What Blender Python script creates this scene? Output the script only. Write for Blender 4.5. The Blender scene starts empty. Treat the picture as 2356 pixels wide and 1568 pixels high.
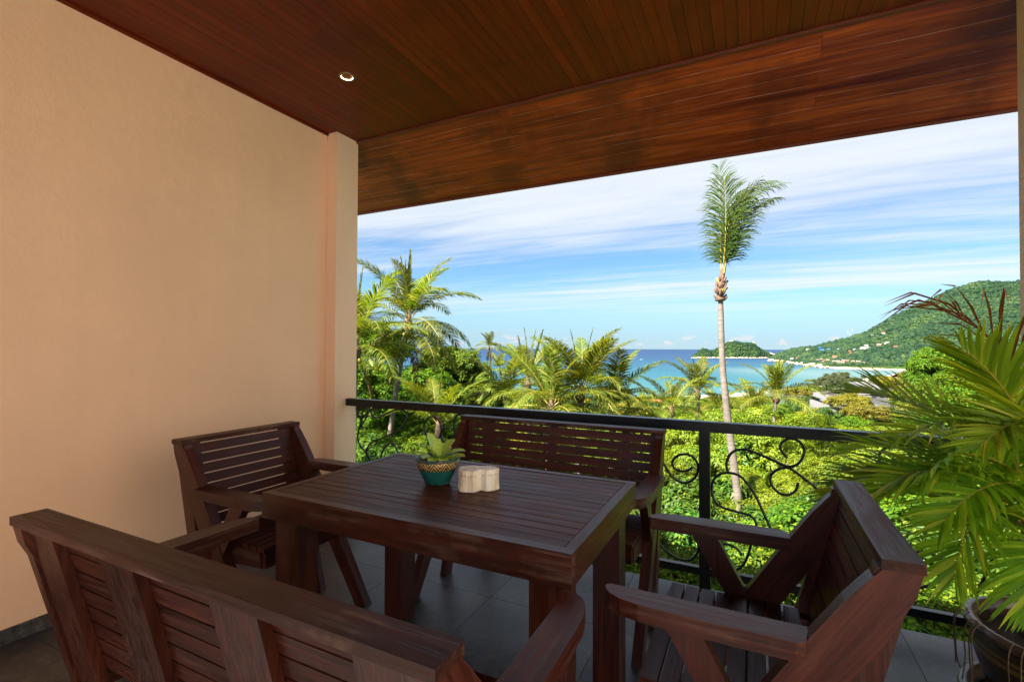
import bpy, bmesh, math, random
import numpy as np
from mathutils import Vector, Matrix

R = math.radians
S = bpy.context.scene
COL = S.collection
rnd = random.Random(7)

# ------------------------------------------------------------------ camera
EYE = 1.27                      # eye height above the balcony floor
YAW, PITCH, ROLL = 0.46119508, 0.01551991, 0.00327435
FPX = 1119.42                   # focal length in units of a 2356 wide frame
CY, SY = math.cos(YAW), math.sin(YAW)


def turn(v):
    x, y, z = v
    c, s = math.cos(PITCH), math.sin(PITCH)
    y, z = c * y - s * z, s * y + c * z
    return Vector((CY * x - SY * y, SY * x + CY * y, z))


cam = bpy.data.cameras.new('camera')
cam.sensor_width = 36.0
cam.lens = FPX / 2356 * 36
cam.clip_start = 0.05
cam.clip_end = 200000
cam_o = bpy.data.objects.new('camera', cam)
COL.objects.link(cam_o)
cr, sr = math.cos(ROLL), math.sin(ROLL)
vx, vy, vz = turn((cr, 0, sr)), turn((-sr, 0, cr)), -turn((0, 1, 0))
M = Matrix(((vx.x, vy.x, vz.x), (vx.y, vy.y, vz.y), (vx.z, vy.z, vz.z))).to_4x4()
M.translation = (0, 0, EYE)
cam_o.matrix_world = M
S.camera = cam_o

# ------------------------------------------------------------------ light
SUN_EL, SUN_AZ = R(50), R(-118)       # azimuth measured from +X towards +Y
SUN_STRENGTH, SKY_STRENGTH, EXPOSURE = 5.0, 0.047, 2.66
sd = Vector((math.cos(SUN_EL) * math.cos(SUN_AZ), math.cos(SUN_EL) * math.sin(SUN_AZ), math.sin(SUN_EL)))
sun = bpy.data.lights.new('sun', 'SUN')
sun.energy = SUN_STRENGTH
sun.angle = R(0.53)
sun.color = (1.0, 0.95, 0.86)
sun_o = bpy.data.objects.new('sun', sun)
COL.objects.link(sun_o)
sun_o.rotation_euler = sd.to_track_quat('Z', 'Y').to_euler()

S.view_settings.view_transform = 'Standard'
S.view_settings.look = 'None'
S.view_settings.exposure = EXPOSURE
S.view_settings.gamma = 1
S.view_settings.use_curve_mapping = False
S.render.engine = 'CYCLES'
S.cycles.use_denoising = True
S.cycles.max_bounces = 8
S.cycles.diffuse_bounces = 5
S.cycles.glossy_bounces = 4
S.cycles.transmission_bounces = 4
S.cycles.transparent_max_bounces = 4
S.cycles.caustics_reflective = False
S.cycles.caustics_refractive = False
S.cycles.sample_clamp_indirect = 6


# ------------------------------------------------------------------ node helper
class NT:
    def __init__(self, tree):
        self.t = tree
        self.n = tree.nodes
        self.l = tree.links

    def add(self, kind, **kw):
        n = self.n.new(kind)
        for k, v in kw.items():
            setattr(n, k, v)
        return n

    def put(self, sock, v):
        if v is None:
            return
        if isinstance(v, bpy.types.NodeSocket):
            self.l.new(v, sock)
        elif isinstance(v, (tuple, list)) and len(v) == 3 and sock.type == 'RGBA':
            sock.default_value = (*v, 1)
        else:
            sock.default_value = v

    def math(self, op, a, b=None, c=None, clamp=False):
        n = self.add('ShaderNodeMath', operation=op)
        n.use_clamp = clamp
        for i, v in enumerate((a, b, c)):
            self.put(n.inputs[i], v)
        return n.outputs[0]

    def vmath(self, op, a, b=None):
        n = self.add('ShaderNodeVectorMath', operation=op)
        self.put(n.inputs[0], a)
        if b is not None:
            if op == 'SCALE':
                self.put(n.inputs['Scale'], b)
            else:
                self.put(n.inputs[1], b)
        return n.outputs['Value'] if op in ('LENGTH', 'DOT_PRODUCT') else n.outputs[0]

    def noise(self, vec, scale=1.0, detail=3.0, rough=0.5, dist=0.0):
        n = self.add('ShaderNodeTexNoise')
        self.put(n.inputs['Vector'], vec)
        self.put(n.inputs['Scale'], scale)
        n.inputs['Detail'].default_value = detail
        n.inputs['Roughness'].default_value = rough
        n.inputs['Distortion'].default_value = dist
        return n.outputs['Fac']

    def ramp(self, fac, stops, interp='LINEAR'):
        n = self.add('ShaderNodeValToRGB')
        n.color_ramp.interpolation = interp
        e = n.color_ramp.elements
        while len(e) > 1:
            e.remove(e[-1])
        for i, (p, c) in enumerate(stops):
            x = e[0] if i == 0 else e.new(p)
            x.position = p
            x.color = (*c, 1) if len(c) == 3 else c
        self.put(n.inputs[0], fac)
        return n.outputs[0]

    def step(self, v, a, b, x=0.0, y=1.0):
        n = self.add('ShaderNodeMapRange', interpolation_type='SMOOTHSTEP')
        for i, q in enumerate((v, a, b, x, y)):
            self.put(n.inputs[i], q)
        return n.outputs[0]

    def mix(self, f, a, b, mode='MIX'):
        n = self.add('ShaderNodeMix', data_type='RGBA', blend_type=mode)
        self.put(n.inputs[0], f)
        self.put(n.inputs[6], a)
        self.put(n.inputs[7], b)
        return n.outputs[2]

    def coords(self, out='Object'):
        return self.add('ShaderNodeTexCoord').outputs[out]

    def map(self, vec, scale=(1, 1, 1), loc=(0, 0, 0), rot=(0, 0, 0)):
        n = self.add('ShaderNodeMapping')
        self.put(n.inputs[0], vec)
        n.inputs[1].default_value = loc
        n.inputs[2].default_value = rot
        n.inputs[3].default_value = scale
        return n.outputs[0]

    def shifted(self, out='Object', k=37.0):
        """coordinates moved by a random amount for every object, so that alike pieces differ"""
        r = self.add('ShaderNodeObjectInfo').outputs['Random']
        c = self.add('ShaderNodeCombineXYZ')
        for i, m in enumerate((k, k * 1.7, k * 0.6)):
            self.l.new(self.math('MULTIPLY', r, m), c.inputs[i])
        return self.vmath('ADD', self.coords(out), c.outputs[0])

    def bump(self, h, strength=0.3, dist=0.01):
        n = self.add('ShaderNodeBump')
        n.inputs['Strength'].default_value = strength
        n.inputs['Distance'].default_value = dist
        self.l.new(h, n.inputs['Height'])
        return n.outputs[0]


OUT = 0.64


def O(c):
    """outdoor colour, as reflectance"""
    return tuple(x * OUT for x in c)


def material(name):
    m = bpy.data.materials.new(name)
    m.use_nodes = True
    t = NT(m.node_tree)
    b = m.node_tree.nodes['Principled BSDF']
    return m, t, b


def simple(name, col, rough=0.6, metal=0.0, spec=0.5, var=0.0, scale=8.0, bump=0.0):
    m, t, b = material(name)
    if var:
        f = t.noise(t.shifted(), scale, 5, 0.6)
        c = t.ramp(f, [(0.25, tuple(x * (1 - var) for x in col)), (0.75, tuple(min(1, x * (1 + var)) for x in col))])
        t.put(b.inputs['Base Color'], c)
        if bump:
            t.put(b.inputs['Normal'], t.bump(f, bump, 0.01))
    else:
        b.inputs['Base Color'].default_value = (*col, 1)
    b.inputs['Roughness'].default_value = rough
    b.inputs['Metallic'].default_value = metal
    b.inputs['Specular IOR Level'].default_value = spec
    return m


# ------------------------------------------------------------------ world
W = bpy.data.worlds.new('World')
S.world = W
W.use_nodes = True
wt = NT(W.node_tree)
bg = W.node_tree.nodes['Background']
sky = wt.add('ShaderNodeTexSky', sky_type='NISHITA')
sky.sun_disc = False
sky.sun_elevation = SUN_EL
sky.sun_rotation = R(90) - SUN_AZ
sky.altitude = 50
sky.air_density = 1.0
sky.dust_density = 0.0
sky.ozone_density = 3.5
gen = wt.coords('Generated')
sep = wt.add('ShaderNodeSeparateXYZ')
wt.l.new(gen, sep.inputs[0])
dz = wt.math('MAXIMUM', sep.outputs[2], 0.0)
inv = wt.math('DIVIDE', 1.0, wt.math('ADD', dz, 0.035))
px = wt.math('MULTIPLY', sep.outputs[0], inv)
py = wt.math('MULTIPLY', sep.outputs[1], inv)
cmb = wt.add('ShaderNodeCombineXYZ')
wt.l.new(px, cmb.inputs[0])
wt.l.new(py, cmb.inputs[1])
p1 = wt.map(cmb.outputs[0], (0.16, 0.62, 1), (3.1, 0.7, 0), (0, 0, R(4)))
big = wt.noise(p1, 1.0, 6, 0.52, 0.35)
p2 = wt.map(cmb.outputs[0], (0.5, 2.6, 1), (1.3, 5.2, 2), (0, 0, R(10)))
fine = wt.noise(p2, 1.3, 7, 0.62, 0.6)
elev = wt.step(sep.outputs[2], 0.05, 0.42, -0.09, 0.12)
cirrus = wt.math('ADD', wt.math('ADD', big, wt.math('MULTIPLY', wt.math('SUBTRACT', fine, 0.5), 0.46)), elev)
cir = wt.step(cirrus, 0.25, 0.67)
cir = wt.math('MULTIPLY', cir, wt.step(sep.outputs[2], 0.035, 0.12))
# small cumulus heads standing over the horizon
p3 = wt.map(gen, (34, 34, 70))
puff = wt.noise(p3, 1.0, 5, 0.55)
band = wt.math('MULTIPLY', wt.step(sep.outputs[2], 0.004, 0.012), wt.step(sep.outputs[2], 0.034, 0.016))
cum = wt.math('MULTIPLY', wt.step(puff, 0.56, 0.64), band)
SKYGAIN = (0.38, 0.50, 0.58)
blue = wt.mix(1.0, sky.outputs[0], SKYGAIN, 'MULTIPLY')
CLOUD = (3.2, 3.35, 3.5)
blue = wt.mix(wt.step(sep.outputs[2], 0.13, 0.0, 0, 0.75), blue, (1.30, 2.02, 2.75))
col = wt.mix(wt.math('MULTIPLY', cir, 0.88), blue, CLOUD)
col = wt.mix(wt.math('MULTIPLY', cum, 0.8), col, (2.95, 2.95, 3.0))
wt.put(bg.inputs[0], col)
bg.inputs[1].default_value = SKY_STRENGTH


# ------------------------------------------------------------------ object helpers
def link(name, data, mat=None, parent=None, loc=None):
    o = bpy.data.objects.new(name, data)
    COL.objects.link(o)
    if parent is not None:
        o.parent = parent
    if loc is not None:
        o.location = loc
    if mat is not None and data is not None and len(data.materials) == 0:
        for m in (mat if isinstance(mat, (list, tuple)) else [mat]):
            data.materials.append(m)
    return o


def tag(o, label, cat, group=None):
    o['label'] = label
    o['category'] = cat
    if group:
        o['group'] = group
    return o


def root(name, loc, label, cat, group=None, rotz=0.0):
    o = bpy.data.objects.new(name, None)
    o.empty_display_size = 0.1
    COL.objects.link(o)
    o.location = loc
    o.rotation_euler = (0, 0, rotz)
    return tag(o, label, cat, group)


def setting(o):
    o['kind'] = 'structure'
    return o


def stuff(o):
    o['kind'] = 'stuff'
    return o


def clone(o, parent=None):
    c = o.copy()
    COL.objects.link(c)
    c.parent = parent
    for ch in o.children:
        clone(ch, c)
    return c


def smooth(me, on=True):
    me.polygons.foreach_set('use_smooth', [on] * len(me.polygons))
    return me


def mesh_py(name, V, F, mats=None, sm=False):
    me = bpy.data.meshes.new(name)
    me.from_pydata([tuple(v) for v in V], [], F)
    if mats is not None:
        me.polygons.foreach_set('material_index', mats)
    if sm:
        smooth(me)
    me.update()
    return me


def mesh_np(name, V, F, sm=False):
    """fast mesh from an (n,3) array and an (m,k) array of equal sized faces"""
    me = bpy.data.meshes.new(name)
    V = np.asarray(V, np.float32)
    F = np.asarray(F, np.int32)
    n, k = F.shape
    me.vertices.add(len(V))
    me.vertices.foreach_set('co', V.ravel())
    me.loops.add(n * k)
    me.loops.foreach_set('vertex_index', F.ravel())
    me.polygons.add(n)
    me.polygons.foreach_set('loop_start', np.arange(n, dtype=np.int32) * k)
    me.polygons.foreach_set('loop_total', np.full(n, k, np.int32))
    if sm:
        me.polygons.foreach_set('use_smooth', np.ones(n, bool))
    me.update(calc_edges=True)
    return me


def bm_mesh(name, bm, bevel=0.0, seg=1, sm=False):
    if bevel:
        bmesh.ops.bevel(bm, geom=[e for e in bm.edges if e.calc_face_angle(0) > 0.5], offset=bevel, segments=seg,
                        affect='EDGES', profile=0.5, clamp_overlap=True)
    bmesh.ops.recalc_face_normals(bm, faces=bm.faces)
    me = bpy.data.meshes.new(name)
    bm.to_mesh(me)
    bm.free()
    if sm:
        smooth(me)
    return me


def bm_box(bm, x0, x1, y0, y1, z0, z1):
    v = [bm.verts.new(p) for p in ((x0, y0, z0), (x1, y0, z0), (x1, y1, z0), (x0, y1, z0),
                                   (x0, y0, z1), (x1, y0, z1), (x1, y1, z1), (x0, y1, z1))]
    for f in ((0, 3, 2, 1), (4, 5, 6, 7), (0, 1, 5, 4), (1, 2, 6, 5), (2, 3, 7, 6), (3, 0, 4, 7)):
        bm.faces.new([v[i] for i in f])


def box(name, x0, x1, y0, y1, z0, z1, bevel=0.0):
    bm = bmesh.new()
    bm_box(bm, x0, x1, y0, y1, z0, z1)
    return bm_mesh(name, bm, bevel)


def prism(name, poly, axis, a, b, bevel=0.0):
    """polygon in the plane across AXIS, pushed from a to b along it"""
    bm = bmesh.new()

    def P(q, t):
        if axis == 'y':
            return (q[0], t, q[1])
        if axis == 'z':
            return (q[0], q[1], t)
        return (t, q[0], q[1])
    A = [bm.verts.new(P(q, a)) for q in poly]
    B = [bm.verts.new(P(q, b)) for q in poly]
    n = len(poly)
    bm.faces.new(A)
    bm.faces.new(B[::-1])
    for i in range(n):
        bm.faces.new((A[i], B[i], B[(i + 1) % n], A[(i + 1) % n]))
    return bm_mesh(name, bm, bevel)


def tube(name, pts, rad, n=8, sm=True, cap=True):
    """swept tube, radius may be a list"""
    pts = [Vector(p) for p in pts]
    if not isinstance(rad, (list, tuple, np.ndarray)):
        rad = [rad] * len(pts)
    V, F = [], []
    up = None
    for i, p in enumerate(pts):
        t = (pts[min(i + 1, len(pts) - 1)] - pts[max(i - 1, 0)]).normalized()
        if up is None:
            up = t.orthogonal().normalized()
        up = (up - t * up.dot(t)).normalized()
        w = t.cross(up)
        for k in range(n):
            a = 2 * math.pi * k / n
            V.append(p + (up * math.cos(a) + w * math.sin(a)) * rad[i])
    for i in range(len(pts) - 1):
        for k in range(n):
            F.append((i * n + k, i * n + (k + 1) % n, (i + 1) * n + (k + 1) % n, (i + 1) * n + k))
    if cap:
        F.append(tuple(range(n))[::-1])
        F.append(tuple((len(pts) - 1) * n + k for k in range(n)))
    return mesh_py(name, V, F, sm=sm)


def lathe(name, prof, n=40, wob=0.0, seed=0):
    q = random.Random(seed)
    V, F = [], []
    ph = [q.uniform(0, 6.28) for _ in range(4)]
    for r, z in prof:
        for k in range(n):
            a = 2 * math.pi * k / n
            rr = r * (1 + wob * (math.sin(3 * a + ph[0]) + math.sin(5 * a + ph[1]) * 0.5))
            V.append((rr * math.cos(a), rr * math.sin(a), z))
    for i in range(len(prof) - 1):
        for k in range(n):
            F.append((i * n + k, i * n + (k + 1) % n, (i + 1) * n + (k + 1) % n, (i + 1) * n + k))
    return mesh_py(name, V, F, sm=True)


def spline(pts, sub=6):
    """smooth curve through points"""
    P = [Vector(p) for p in pts]
    out = []
    for i in range(len(P) - 1):
        a, b, c, d = P[max(i - 1, 0)], P[i], P[i + 1], P[min(i + 2, len(P) - 1)]
        for k in range(sub):
            t = k / sub
            out.append(0.5 * ((2 * b) + (c - a) * t + (2 * a - 5 * b + 4 * c - d) * t * t + (3 * b - a - 3 * c + d) * t ** 3))
    out.append(P[-1])
    return out


def site(px_, py_, d):
    """place in the landscape: bearing px_, dip py_ (2356 wide frame), d metres out along the view"""
    u, v = (px_ - 1178) / FPX, -(py_ - 784) / FPX
    r = turn((cr * u - sr * v, 1.0, sr * u + cr * v))
    f = -SY * r.x + CY * r.y
    return Vector((0, 0, EYE)) + r * (d / f)

# ================================================================== MATERIALS
def wood(name, dark, mid, lite, grain, rough=0.35, slant=0.0, vary=0.18, wear=0.0, wearcol=(0.17, 0.105, 0.078), spec=0.5, blotch=0.0, gs=1.0):
    """stained timber; GRAIN is the axis the fibres run along"""
    m, t, b = material(name)
    sc = [46 * gs, 46 * gs, 46 * gs]
    sc['xyz'.index(grain)] = 2.2 * gs
    co = t.shifted()
    if slant:
        co = t.map(co, (1, 1, 1), (0, 0, 0), (0, slant, 0))
    g = t.noise(t.map(co, sc), 1.0, 6, 0.6, 0.8)
    sc2 = [9 * gs, 9 * gs, 9 * gs]
    sc2['xyz'.index(grain)] = 0.9 * gs
    h = t.noise(t.map(co, sc2), 1.0, 4, 0.6, 0.4)
    f = t.math('ADD', t.math('MULTIPLY', g, 0.55), t.math('MULTIPLY', h, 0.45))
    c = t.ramp(f, [(0.32, dark), (0.5, mid), (0.68, lite)])
    oi = t.add('ShaderNodeObjectInfo').outputs['Random']
    hsv = t.add('ShaderNodeHueSaturation')
    t.put(hsv.inputs['Color'], c)
    t.put(hsv.inputs['Value'], t.step(oi, 0, 1, 1 - vary, 1 + vary))
    c = hsv.outputs[0]
    if blotch:
        k = t.noise(t.coords(), 1.6, 4, 0.65, 0.5)
        c = t.mix(t.step(k, 0.5, 0.68, 0, blotch), c, tuple(x * 0.45 for x in dark))
    rr = t.step(g, 0.3, 0.7, rough * 0.8, rough * 1.3)
    if wear:
        w1 = t.noise(t.map(co, [s * 0.6 for s in sc]), 1.0, 8, 0.7)
        w2 = t.noise(co, 5.0, 4, 0.6)
        wf = t.math('MULTIPLY', t.step(w1, 0.45, 0.68), t.step(w2, 0.44, 0.62, 0, wear))
        c = t.mix(wf, c, wearcol)
        rr = t.math('ADD', rr, t.math('MULTIPLY', wf, 0.3))
    t.put(b.inputs['Base Color'], c)
    t.put(b.inputs['Roughness'], rr)
    b.inputs['Specular IOR Level'].default_value = spec
    t.put(b.inputs['Normal'], t.bump(g, 0.22, 0.004))
    return m


FD, FM, FL = (0.017, 0.0042, 0.0027), (0.043, 0.0092, 0.0050), (0.085, 0.0180, 0.0085)
M_FX = wood('furniture_wood_x', FD, FM, FL, 'x', 0.36, wear=0.5, spec=0.32, gs=1.7)
M_FT = wood('table_slat_wood', FD, (0.050, 0.0112, 0.0066), (0.105, 0.0235, 0.0115), 'x', 0.40, wear=0.45, spec=0.15, gs=1.7)
M_FY = wood('furniture_wood_y', FD, FM, FL, 'y', 0.38, wear=0.15, spec=0.2, gs=1.7)
M_FCAP = wood('worn_cap_wood', FD, (0.040, 0.0115, 0.0070), FL, 'y', 0.42, wear=0.9, spec=0.2, gs=1.7)
M_FZ = wood('furniture_wood_z', FD, FM, FL, 'z', 0.36, wear=0.12, spec=0.32, gs=1.7)
M_FS = wood('furniture_wood_slant', FD, FM, FL, 'z', 0.36, slant=R(33), wear=0.12, spec=0.32, gs=1.7)
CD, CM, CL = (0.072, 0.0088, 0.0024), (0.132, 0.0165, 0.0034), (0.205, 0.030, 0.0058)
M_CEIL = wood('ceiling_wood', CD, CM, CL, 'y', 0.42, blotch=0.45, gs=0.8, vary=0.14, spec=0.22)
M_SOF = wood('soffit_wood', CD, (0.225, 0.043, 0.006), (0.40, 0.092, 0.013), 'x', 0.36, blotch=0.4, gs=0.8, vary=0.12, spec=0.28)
nt = NT(M_SOF.node_tree)                      # dark damp stains where the rafters sit
pb = M_SOF.node_tree.nodes['Principled BSDF']
co = nt.coords()
sx = nt.add('ShaderNodeSeparateXYZ')
nt.l.new(co, sx.inputs[0])
dd = nt.math('PINGPONG', nt.math('ADD', nt.math('ADD', sx.outputs[0], 2.42), nt.math('MULTIPLY', nt.noise(co, 5, 4, 0.6), 0.42)), 0.455)
st_ = nt.math('MULTIPLY', nt.step(dd, 0.20, 0.04), nt.step(nt.noise(co, 3.1, 3, 0.6), 0.38, 0.58, 0.05, 0.5))
old = pb.inputs['Base Color'].links[0].from_socket
nt.put(pb.inputs['Base Color'], nt.mix(st_, old, (0.05, 0.010, 0.003)))
M_TRIM = wood('trim_wood', (0.06, 0.014, 0.007), (0.13, 0.03, 0.014), (0.2, 0.05, 0.02), 'x', 0.5)
M_JOINT = simple('joint_dark', (0.008, 0.003, 0.002), 0.8)


def plaster(name, colr):
    m, t, b = material(name)
    co = t.coords()
    f = t.noise(co, 1.1, 6, 0.6)
    g = t.noise(co, 130, 3, 0.6)
    v = t.noise(t.map(co, (9, 9, 0.6)), 1.0, 4, 0.5)
    c = t.ramp(t.math('ADD', t.math('MULTIPLY', f, 0.85), t.math('MULTIPLY', v, 0.15)),
               [(0.25, tuple(x * 0.88 for x in colr)), (0.75, tuple(x * 1.06 for x in colr))])
    spk = t.noise(co, 3.3, 12, 0.85)
    c = t.mix(t.step(spk, 0.70, 0.76, 0, 0.4), c, tuple(x * 0.55 for x in colr))
    t.put(b.inputs['Base Color'], c)
    b.inputs['Roughness'].default_value = 0.75
    b.inputs['Specular IOR Level'].default_value = 0.3
    h = t.math('ADD', t.math('MULTIPLY', g, 0.3), t.noise(co, 14, 4, 0.55))
    t.put(b.inputs['Normal'], t.bump(h, 0.22, 0.012))
    return m


M_WALL = plaster('wall_plaster', (0.79, 0.49, 0.32))
M_PILLAR = plaster('pillar_plaster', (0.78, 0.52, 0.36))


def tile_mat():
    m, t, b = material('slate_tile')
    co = t.shifted()
    f = t.noise(co, 34, 8, 0.75)
    g = t.noise(co, 3.0, 4, 0.55)
    c = t.ramp(t.math('ADD', t.math('MULTIPLY', f, 0.6), t.math('MULTIPLY', g, 0.4)),
               [(0.38, (0.011, 0.0102, 0.010)), (0.5, (0.037, 0.0335, 0.0325)), (0.62, (0.105, 0.095, 0.09))])
    # hair fine pale veins
    vn = t.noise(t.vmath('ADD', co, t.vmath('SCALE', t.add('ShaderNodeTexNoise').outputs['Color'], 0.0)), 5.5, 3, 0.6, 1.3)
    line = t.math('ABSOLUTE', t.math('SUBTRACT', vn, 0.5))
    br = t.step(t.noise(co, 4.3, 2, 0.5), 0.54, 0.62)
    vein = t.math('MULTIPLY', t.step(line, 0.0045, 0.0), br)
    c = t.mix(t.math('MULTIPLY', vein, 0.14), c, (0.30, 0.28, 0.27))
    t.put(b.inputs['Base Color'], c)
    t.put(b.inputs['Roughness'], t.step(f, 0.3, 0.7, 0.30, 0.48))
    b.inputs['Specular IOR Level'].default_value = 0.36
    t.put(b.inputs['Normal'], t.bump(f, 0.12, 0.003))
    return m


M_TILE = tile_mat()
M_GROUT = simple('grout', (0.075, 0.07, 0.067), 0.8)
M_IRON = simple('black_iron', (0.005, 0.005, 0.0055), 0.30, 0.0, 0.4, 0.35, 30, 0.15)


def leaf(name, stops, transl=0.35, rough=0.42, spec=0.4, patch=0.0, k=None):
    """foliage: every leaf is an island and takes its own tint"""
    k = OUT if k is None else k
    stops = [(p, tuple(x * k for x in c)) for p, c in stops]
    m, t, b = material(name)
    g = t.add('ShaderNodeNewGeometry')
    oi = t.add('ShaderNodeObjectInfo').outputs['Random']
    c = t.ramp(g.outputs['Random Per Island'], stops)
    hsv = t.add('ShaderNodeHueSaturation')
    t.put(hsv.inputs['Hue'], t.step(oi, 0, 1, 0.485, 0.512))
    t.put(hsv.inputs['Value'], t.step(oi, 0, 1, 0.85, 1.15))
    t.put(hsv.inputs['Color'], c)
    c = hsv.outputs[0]
    if patch:
        k = t.noise(t.coords('Object'), 0.9, 3, 0.6)
        c = t.mix(t.step(k, 0.42, 0.62, 0, patch), c, tuple(x for x in stops[-1][1]))
    t.put(b.inputs['Base Color'], c)
    b.inputs['Roughness'].default_value = rough
    b.inputs['Specular IOR Level'].default_value = spec
    tr = t.add('ShaderNodeBsdfTranslucent')
    c2 = t.mix(1.0, c, (1.25, 1.15, 0.45), 'MULTIPLY')
    t.put(tr.inputs[0], c2)
    mx = t.add('ShaderNodeMixShader')
    mx.inputs[0].default_value = transl
    t.l.new(b.outputs[0], mx.inputs[1])
    t.l.new(tr.outputs[0], mx.inputs[2])
    out = [n for n in m.node_tree.nodes if n.type == 'OUTPUT_MATERIAL'][0]
    t.l.new(mx.outputs[0], out.inputs[0])
    return m


M_COCO = leaf('coconut_leaf', [(0, (0.075, 0.13, 0.010)), (0.5, (0.145, 0.21, 0.016)), (0.85, (0.23, 0.26, 0.025)), (1, (0.40, 0.33, 0.05))], 0.48, 0.55, 0.2)
M_COCO2 = leaf('wind_palm_leaf', [(0, (0.035, 0.085, 0.012)), (0.6, (0.075, 0.14, 0.018)), (1, (0.14, 0.20, 0.03))], 0.36, 0.6, 0.12, k=0.52)
M_RACH = simple('frond_rib', O((0.36, 0.26, 0.035)), 0.5, var=0.3)
M_DEADF = leaf('dry_frond', [(0, (0.10, 0.045, 0.02)), (0.5, (0.20, 0.10, 0.045)), (1, (0.30, 0.17, 0.08))], 0.2, 0.7, 0.2)
M_REDF = leaf('red_dry_frond', [(0, (0.13, 0.035, 0.022)), (0.6, (0.20, 0.065, 0.035)), (1, (0.26, 0.11, 0.05))], 0.22, 0.6, 0.25, k=0.85)
M_ARECA = leaf('areca_leaf', [(0, (0.07, 0.15, 0.009)), (0.5, (0.13, 0.24, 0.014)), (0.9, (0.21, 0.31, 0.02)), (1, (0.31, 0.32, 0.035))], 0.5, 0.42, 0.22, k=1.75)
M_ARIB = simple('areca_rib', (0.42, 0.30, 0.03), 0.4, var=0.25)
M_K1 = leaf('feathery_leaf', [(0, (0.09, 0.17, 0.008)), (0.5, (0.18, 0.28, 0.010)), (1, (0.35, 0.42, 0.014))], 0.4, 0.55, 0.25, patch=0.5, k=0.52)
M_K2 = leaf('small_leaf', [(0, (0.04, 0.12, 0.008)), (0.5, (0.115, 0.225, 0.010)), (0.9, (0.21, 0.32, 0.014)), (1, (0.36, 0.38, 0.02))], 0.45, 0.6, 0.14, k=0.54)
M_K3 = leaf('broad_leaf', [(0, (0.03, 0.10, 0.010)), (0.5, (0.07, 0.17, 0.014)), (0.9, (0.13, 0.25, 0.02)), (1, (0.28, 0.33, 0.03))], 0.36, 0.5, 0.25, k=0.56)
M_K4 = leaf('dark_tree_leaf', [(0, (0.022, 0.06, 0.008)), (0.6, (0.05, 0.11, 0.012)), (1, (0.10, 0.17, 0.015))], 0.3, 0.5, 0.3)
M_K5 = leaf('casuarina_leaf', [(0, (0.09, 0.115, 0.055)), (0.6, (0.14, 0.165, 0.075)), (1, (0.20, 0.22, 0.10))], 0.3, 0.6, 0.2)
M_K6 = leaf('yellow_crown_leaf', [(0, (0.08, 0.12, 0.008)), (0.5, (0.20, 0.20, 0.012)), (1, (0.42, 0.31, 0.02))], 0.35, 0.55, 0.25)
M_BARK = simple('bark', O((0.13, 0.095, 0.07)), 0.85, var=0.4, scale=14, bump=0.5)


def palm_bark():
    m, t, b = material('palm_bark')
    co = t.coords()
    f = t.noise(t.map(co, (3, 3, 26)), 1.0, 4, 0.6)
    g = t.noise(co, 2.5, 5, 0.65)
    c = t.ramp(t.math('ADD', t.math('MULTIPLY', f, 0.6), t.math('MULTIPLY', g, 0.4)),
               [(0.3, O((0.09, 0.07, 0.055))), (0.5, O((0.20, 0.16, 0.13))), (0.7, O((0.30, 0.25, 0.205)))])
    t.put(b.inputs['Base Color'], c)
    b.inputs['Roughness'].default_value = 0.85
    t.put(b.inputs['Normal'], t.bump(f, 0.5, 0.02))
    return m


M_PBARK = palm_bark()
M_HUSK = simple('palm_husk', O((0.15, 0.085, 0.045)), 0.85, var=0.6, scale=9, bump=0.6)
M_NUT = simple('coconut_green', O((0.33, 0.30, 0.03)), 0.4, var=0.3)

# ================================================================== BALCONY
WX = -2.872                       # face of the side wall
PX = -2.774                       # face of the pillar standing in front of it
YE = 2.80                         # outer edge of the floor
CZ = 2.88                         # ceiling height
XR = 1.45                         # right end of the floor and ceiling
YB = -1.8                         # rear end of the modelled balcony

# floor: grout bed with tiles laid on it
fl = setting(link('floor', box('floor', WX - 0.2, XR, YB, YE - 0.004, -0.22, -0.006), M_GROUT))
tile = box('floor_tile', 0.0011, 0.5989, 0.0011, 0.5989, -0.012, 0.0, 0.0008)
first = True
for i in range(8):
    for j in range(9):
        x0, y0 = -3.01 + 0.6 * i, 2.20 - 0.6 * j
        if i == 0 or i == 7:
            me = box('floor_tile', (WX + 0.001 if i == 0 else x0 + 0.0011) - x0, (0.5989 if i == 0 else XR - x0), 0.0011, 0.5989, -0.012, 0.0, 0.0008)
        else:
            me = tile
        link('floor_tile', me, M_TILE, fl, (x0, y0, 0))

# side wall with its skirting tiles
wl = tag(link('side_wall', box('side_wall', WX - 0.18, WX, YB, 2.64, -0.2, CZ - 0.004), M_WALL),
         'plain tan plastered side wall of the balcony behind the slatted armchair', 'wall')
for j in range(9):
    y0 = 2.04 - 0.6 * j
    y1 = min(y0 + 0.5985, 2.622)
    if y0 + 0.6 > YB:
        link('skirting_tile', box('skirting_tile', WX + 0.0005, WX + 0.009, max(y0, YB) + 0.001, y1, 0.001, 0.066, 0.001), M_TILE, wl)
link('skirting_tile', box('skirting_tile', WX + 0.0005, WX + 0.009, 2.6405 - 0.018, 2.639 - 0.0135, 0.001, 0.066), M_TILE, wl)
tag(link('corner_pillar', box('corner_pillar', WX - 0.176, PX, 2.642, 2.858, -0.3, CZ + 0.1, 0.004), M_PILLAR),
    'tan corner pillar at the end of the side wall holding the railing', 'pillar')
tag(link('end_pillar', box('end_pillar', 1.034, 1.46, 2.50, 2.862, -0.3, CZ + 0.1, 0.004), M_PILLAR),
    'narrow strip of pillar closing the view beside the big potted palm', 'pillar')

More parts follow.
